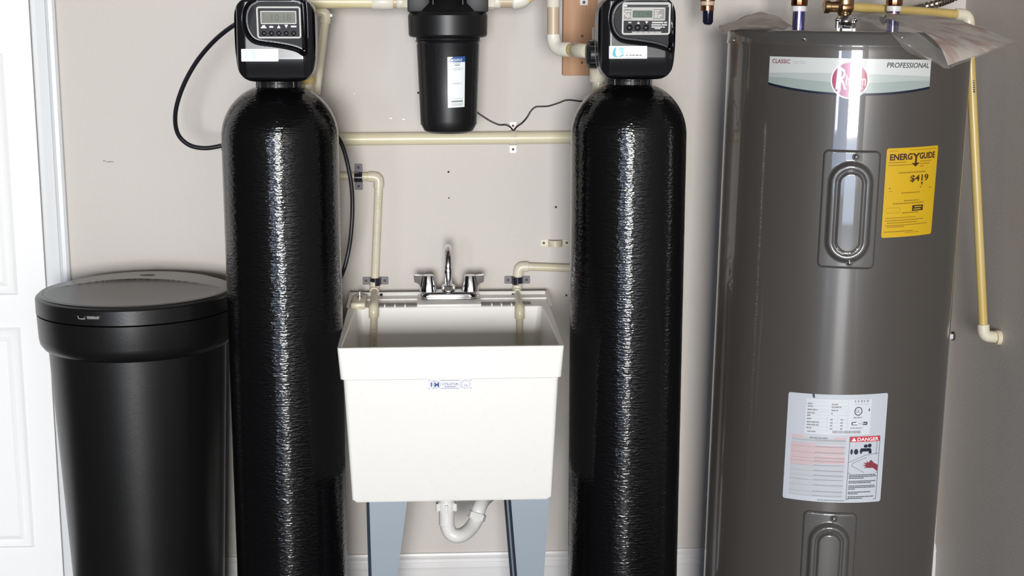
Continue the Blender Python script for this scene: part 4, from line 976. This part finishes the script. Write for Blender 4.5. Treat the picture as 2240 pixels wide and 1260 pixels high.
for (a, c, y, h) in ((.04, .2, .968, .006), (.42, .95, .968, .006), (.04, .36, .835, .01), (.62, .85, .835, .01), (.04, .46, .805, .01), (.62, .82, .808, .01), (.62, .70, .78, .01), (.23, .75, .715, .014), (.85, .9, .53, .012), (.08, .14, .515, .008), (.30, .66, .49, .012), (.36, .66, .40, .013), (.16, .76, .372, .013), (.34, .66, .265, .012),
                     (.05, .62, .215, .009), (.05, .78, .185, .011), (.08, .65, .158, .011), (.05, .88, .130, .010), (.08, .40, .112, .010), (.04, .58, .058, .012), (.42, .70, .042, .007)):
    f.words(a, c, y, h, 3, 8)
f.frame(.06, .275, .3, .335, .002, .004).rect(.02, .455, .98, .458).rect(.03, .755, .97, .758)
f.build('small_print', 'brownl', yl_, mq, .0012)
Flat().words(.57, .72, .325, .012, 3, 5).words(.56, .70, .298, .012, 4, 6).build('label_print', 'yellow', yl_, mq, .0014)
# white caution label
mq, _ = quadlabel(((1725.5, 857), (1942.5, 859), (1925, 1096), (1712, 1088)), '', '', '')
wl = Flat().rrect(0, 0, 1, 1, .02, 3).build('caution_label', 'warn', t, mq, .0007, .04, 'large white caution label with a red heading')
Flat().rect(.185, .632, .83, .955).build('data_plate', 'plate', wl, mq, .0009, .04)
f = Flat()
for y in (.93, .895, .86, .84, .81, .775, .74, .70, .665): f.rect(.20, y, .60, y+.0018)
for x in (.40, .50, .597): f.rect(x, .665, x+.002, .81 if x < .58 else .93)
f.rect(.655, .91, .80, .915)
f.build('table_lines', 'inkl', wl, mq, .0012, .04)
f = Flat()
for k, y in enumerate((.905, .88, .85, .82, .795, .765, .735, .71, .68)): f.words(.20, .20+(.05, .05, .10, .08, .04, .05, .12, .12, .06)[k], y, .012, 3, 7)
for y, c in ((.905, .50), (.88, .53), (.85, .50), (.82, .45)): f.words(.435, c, y, .012, 3, 8)
for y in (.765, .735, .71, .68): f.words(.43, .46, y, .012, 3, 4).words(.53, .56, y, .012, 3, 4)
for k in range(5): f.rect(.66+.03*k, .93, .66+.03*k+random.uniform(.008, .018), .95)
f.text('UL', .695, .835, .028, 'c', bold=.02, wscale=1.0)
x = .46
while x < .735: wq = random.uniform(.002, .009); f.rect(x, .645, x+wq, .67); x += wq+random.uniform(.002, .005)
f.words(.21, .30, .648, .01, 4, 8).words(.24, .42, .585+.005, .012, 4, 8).words(.35, .62, .014, .009, 4, 8).words(.63, .75, .69, .008, 4, 8).words(.655, .74, .785, .01, 4, 6)
f.build('label_print', 'inkg', wl, mq, .0014)
f = Flat().ring(.70, .848, .040, .008, 24); f.rrect(.64, .72, .80, .75, .01); f.rect(.805, .845, .815, .87); f.poly([(.24, 1.0), (.262, 1.0), (.268, .965), (.25, .965)])
f.build('marks', 'ink', wl, mq, .0013)
Flat().rect(.65, .727, .70, .742).build('mark_print', 'white', wl, mq, .0016)
Flat().rect(.65+.05, .73, .79, .739).build('mark_print', 'inkl', wl, mq, .0016)
# red tinted and grey caution paragraphs
f = Flat().rect(.055, .595, .18, .612).rect(.48, .59, .60, .605)
f.build('paragraph_heading', 'pink', wl, mq, .0011, .05)
f = Flat(); f.rect(.055, .40, .30, .54).rect(.30, .44, .58, .525).rect(.30, .36, .60, .43).rect(.055, .34, .30, .40)
f.build('tinted_paragraph', 'pink', wl, mq, .0010, .05)
f = Flat(); y = .585
rnd = random.Random(3)
while y > .045:
    full = rnd.random() > .22; f.words(.06, .60, y, .0055, 3, 9, 1 if full else rnd.uniform(.3, .7)); y -= .0115
f.build('small_print', 'inkl', wl, mq, .0013)
f = Flat()
for y in (.57, .51, .455, .405, .375, .335, .285, .24, .20, .15, .09, .05): f.rect(.06, y, .60, y+.002); f.words(.3, .59, y+.006, .005, 3, 7)
f.build('paragraph_rules', 'inkg', wl, mq, .0014, .05)
Flat().rect(.635, .565, .945, .615).build('danger_heading', 'red', wl, mq, .0012, .05, 'red danger heading')
f = Flat(); fit(f, 'DANGER', .71, .93, .573, .032, bold=.02); f.poly([(.65, .573), (.70, .573), (.675, .606)]); f.build('danger_lettering', 'white', wl, mq, .0016)
f = Flat(); f.line([(.635, .615), (.635, .03), (.945, .03), (.945, .60)], .004); f.line([(.635, .275), (.945, .275)], .003)
f.line([(.635, .375), (.80, .44), (.94, .455)], .003).line([(.80, .28), (.67, .345), (.68, .37), (.82, .42)], .003).line([(.915, .56), (.915, .44)], .003)
for k, c in enumerate((.92, .94, .80, 0, .93, .88, 0, .92, .93, .72, 0, .88, .75, 0, .92, .80)):
    if c: f.words(.65, c, .255-.0145*k, .007, 3, 8)
f.build('pictogram_lines', 'ink', wl, mq, .0014)
f = Flat().disc(.66, .475, .012, 14, .026).disc(.705, .475, .022, 14, .026).disc(.755, .48, .012, 14, .026).rect(.76, .475, .85, .505).poly([(.83, .505), (.86, .495), (.865, .455), (.835, .455)]).disc(.80, .525, .02, 12, .016).disc(.84, .528, .02, 12, .018)
f.build('pictogram_tap', 'navy', wl, mq, .0016)
f = Flat().poly([(.96-.02, .285), (.94, .345), (.90, .365), (.865, .395), (.84, .37), (.82, .385), (.823, .365), (.785, .375), (.815, .352), (.78, .35), (.82, .335), (.79, .325), (.83, .322), (.86, .32), (.89, .32)])
f.build('pictogram_hand', 'maroon', wl, mq, .0016)
# fittings on top, all in the frame of the leaning tank -> world points turned back into its upright frame
def HL(px, py, Y): return RM.inverted() @ (P(px, py, Y)-HB_)+HB_
ztl = ztp
for (px, yy) in ((1747, -.42), (1954, -.42)):
    p = HL(px, 40, yy); nm = thing if False else None
    b = new(); cyl(b, (p.x, p.y, 0), .0142, ztl-.004, HL(px, 22, yy).z, 'z', 28); np_ = obj('nipple', b, 'nip', t, label='shiny pipe nipple with a blue reflection painted in')
    b = new(); cyl(b, (p.x, p.y, 0), .0172, HL(px, 25, yy).z, HL(px, 13, yy).z, 'z', 28, .001); obj('nylon_collar', b, 'nylon', np_)
    zq = HL(px, 13, yy).z
    b = new(); lathe(b, [(.0185, zq), (.0195, zq+.003), (.0195, zq+.022), (.014, zq+.028), (.0118, zq+.03), (.0118, zq+.16)], (p.x, p.y, 0), 12); obj('copper_adapter', b, 'copper', t, 20)
b = new(); p = HL(1848, 60, -.50)
lathe(b, [(.022, ztl-.003), (.022, ztl+.006), (.014, ztl+.010)], (p.x, p.y, 0), 6); obj('valve_nut', b, 'chrome', t, 20)
b = new(); bmesh.ops.create_uvsphere(b, u_segments=24, v_segments=14, radius=.0165); bmesh.ops.translate(b, vec=(p.x, p.y-.004, ztl+.022), verts=b.verts); obj('valve_dome', b, 'chrome', t)
for dx in (-.020, .021):
    b = new(); cyl(b, (p.x+dx, p.y-.006, 0), .0045, ztl-.002, ztl+.022, 'z', 10); bmesh.ops.create_uvsphere(b, u_segments=12, v_segments=8, radius=.006, matrix=Matrix.Translation((p.x+dx, p.y-.006, ztl+.026))); obj('valve_stud', b, 'chrome', t)
zb2 = ztl+.034
b = new(); lathe(b, [(.013, zb2), (.0165, zb2+.008), (.0205, zb2+.016), (.0205, zb2+.05), (.017, zb2+.056), (.017, zb2+.10)], (p.x, p.y+.01, 0), 24); vb = obj('relief_valve_body', b, 'brass', t)
b = new(); lathe(b, [(.0135, -.048), (.0155, -.046), (.0155, -.036), (.0125, -.034), (.0125, -.005)], (p.x, p.y+.012, HL(1820, 15, -.45).z), 24, 'x'); obj('valve_outlet', b, 'brass', vb)
b = new(); box(b, p.x-.012, p.x+.012, p.y-.016, p.y+.0, zb2+.012, zb2+.026, .002, 2); obj('valve_cap', b, 'copper', vb)
# relief pipe
t = thing('relief_pipe', 'yellowed plastic discharge pipe from the heater valve down the right wall', 'pipe', tuple(P(2150, 745, -.33)))
q0, q1, q2 = P(1862, 15, -.40), P(2118, 33, -.34), P(2152, 735, -.365); 
pipe(t, q0, q1, .0108, 'pvcd'); elbow(t, q0, q1, q2, .0145, .034, 'pvc'); pipe(t, q1, q2, .0113, 'pvcd')
q3 = Vector((XR+.0, q2.y, q2.z-.004))
elbow(t, q1, q2, q3, .0150, .030, 'pvc'); pipe(t, q2, q3-Vector((.001, 0, 0)), .0125, 'pvc')
b = new(); sweep(b, [Vector((XR-.0115, q3.y, q3.z)), Vector((XR-.0005, q3.y, q3.z))], .0185, 20); obj('wall_flange', b, 'pvc', t)
a, c = q1.lerp(q2, .27), q1.lerp(q2, .93); printmarks(t, a+Vector((.005, .001, 0)), c+Vector((.005, .001, 0)), .0102, 46, 'brownl', .0028)
a, c = q1.lerp(q2, .195), q1.lerp(q2, .235); printmarks(t, a+Vector((.001, 0, 0)), c+Vector((.001, 0, 0)), .0113, 6, 'ink', .005)
# white stub and hole in the corner, plaster scar
t = thing('stub_pipe', 'short white pipe stub poking out of the wall right of the heater', 'pipe', (XR-.011, -.05, P(2074, 735, -.05).z-.008))
p = P(2074, 735, -.05); b = new(); box(b, XR-.022, XR-.0005, -.058, -.042, p.z-.0075, p.z+.0065, .002, 2); obj('stub_end', b, 'nylon', t)
b = new(); cyl(b, (0, -.050, p.z), .012, XR-.0035, XR-.0005, 'x', 16); obj('dark_sleeve', b, 'hole', t)
# flexible conduit
t = thing('flexible_conduit', 'ribbed metal flexible conduit rising to the right above the heater', 'conduit', tuple(P(1965, 30, -.32)))
pp = spline([P(1930, 45, -.34), P(1965, 27, -.33), P(2010, 17, -.32), P(2050, 7, -.31), P(2090, -8, -.30), P(2125, -30, -.29), P(2150, -70, -.27), P(2150, -120, -.2), P(2150, -140, -.001)], 30)
res = [pp[0]]; 
for a in pp[1:]:
    if (a-res[-1]).length > .0017: res.append(a)
b = new(); sweep(b, res, lambda i: .0095+.0016*(1 if (i % 4) < 2 else -1), 16); obj('armour', b, 'conduit', t, 50)
# copper stub left of the heater
t = thing('copper_stub', 'capped copper stub hanging left of the heater top', 'pipe', tuple(P(1547, 52, -.30)))
cx, cy = P(1547, 30, -.30).x, -.30; z_ = lambda py: P(1547, py, -.30).z
b = new(); lathe(b, [(.0125, z_(3)), (.0185, z_(2)), (.0185, z_(-14)), (.0125, z_(-20)), (.0125, z_(-170))], (cx, cy, 0), 20); obj('copper_pipe', b, 'copper', t)
b = new(); cyl(b, (cx, cy, 0), .0170, z_(12), z_(2.5), 'z', 24, .001); obj('clear_ring', b, 'pvct', t)
b = new(); cyl(b, (cx, cy, 0), .0160, z_(24), z_(12), 'z', 24, .001); obj('red_ring', b, 'copper', t)
b = new(); lathe(b, [(.004, z_(55)), (.0095, z_(53)), (.0125, z_(48)), (.013, z_(24))], (cx+.002, cy, 0), 24); obj('dark_cap', b, 'capd', t)
b = new(); sweep(b, [Vector((cx, cy, z_(-168))), Vector((cx, -.001, z_(-168)))], .0125, 16); obj('wall_arm', b, 'copper', t)

# ---------------------------------------------------------------- manuals in plastic bags on the heater
def patch(ctrl, nu=40, nv=24, wob=0, seed=0):
    R_ = len(ctrl); Cn = len(ctrl[0])
    rows = [spline(r, 10) for r in ctrl]
    cols = []
    for i in range(len(rows[0])): cols.append(spline([rows[j][i] for j in range(R_)], 8))
    b = new(); g = [[b.verts.new(p+Vector((0, 0, 1))*wob*noise.noise(p*28+Vector((seed, 0, 0)))) for p in c] for c in cols]
    for i in range(len(g)-1):
        for j in range(len(g[0])-1): b.faces.new((g[i][j], g[i+1][j], g[i+1][j+1], g[i][j+1]))
    return b
def ctl(rows): return [[P(*p) for p in r] for r in rows]
t = thing('manual_bag', 'crumpled clear bag with a printed booklet drooping over the heater top edge', 'plastic bag', tuple(P(2050, 70, -.6)), 'bagged papers on the heater')
b = patch(ctl([[(1935, 28, -.50), (1990, 32, -.53), (2050, 36, -.56), (2130, 54, -.60), (2226, 94, -.62)],
               [(1938, 33, -.60), (1988, 46, -.64), (2050, 66, -.68), (2115, 88, -.70), (2186, 104, -.69)],
               [(1942, 40, -.68), (1985, 56, -.72), (2030, 78, -.755), (2058, 105, -.775), (2074, 144, -.78)]]), wob=.0025)
bmesh.ops.solidify(b, geom=b.faces[:], thickness=.0022); obj('booklet', b, 'paper', t, 60)
b = patch(ctl([[(1876, 38, -.55), (1925, 25, -.55), (1985, 29, -.56), (2060, 34, -.58), (2135, 54, -.61), (2232, 94, -.63)],
               [(1878, 40, -.60), (1935, 38, -.64), (1990, 48, -.67), (2050, 66, -.70), (2118, 89, -.715), (2190, 105, -.70)],
               [(1884, 42, -.64), (1950, 54, -.70), (1992, 70, -.75), (2030, 90, -.775), (2062, 118, -.79), (2082, 147, -.79)]]), wob=.004, seed=5)
obj('bag_film', b, 'film', t, 60)
b = patch(ctl([[(1884, 42, -.64), (1950, 54, -.70), (1992, 70, -.75), (2030, 90, -.77), (2062, 118, -.78), (2080, 147, -.785)],
               [(1884, 44, -.66), (1935, 60, -.72), (1970, 84, -.76), (2000, 106, -.775), (2032, 128, -.785), (2072, 149, -.787)],
               [(1886, 46, -.67), (1925, 58, -.735), (1955, 82, -.758), (1988, 116, -.762), (2020, 128, -.77), (2066, 150, -.788)]]), wob=.005, seed=9)
obj('bag_flap', b, 'film', t, 60)
t = thing('manual_bag', 'flat bag of papers lying on the left back of the heater top', 'plastic bag', tuple(P(1640, 60, -.45)), 'bagged papers on the heater')
b = patch(ctl([[(1580, 56, -.36), (1610, 44, -.33), (1655, 27, -.30), (1700, 38, -.30), (1732, 56, -.32)],
               [(1572, 62, -.46), (1610, 54, -.45), (1655, 46, -.43), (1700, 50, -.42), (1728, 60, -.42)],
               [(1586, 68, -.58), (1620, 61, -.59), (1655, 59, -.60), (1690, 60, -.60), (1715, 62, -.58)]]), wob=.006, seed=3)
bmesh.ops.solidify(b, geom=b.faces[:], thickness=.003); obj('booklet', b, 'paper', t, 60)
b = patch(ctl([[(1570, 54, -.36), (1605, 40, -.33), (1655, 25, -.30), (1705, 34, -.30), (1740, 54, -.32)],
               [(1560, 61, -.46), (1605, 51, -.45), (1655, 43, -.43), (1705, 47, -.42), (1738, 60, -.42)],
               [(1582, 73, -.60), (1620, 60, -.62), (1655, 57, -.63), (1695, 60, -.62), (1725, 63, -.60)]]), wob=.006, seed=4)
obj('bag_film', b, 'film', t, 60)
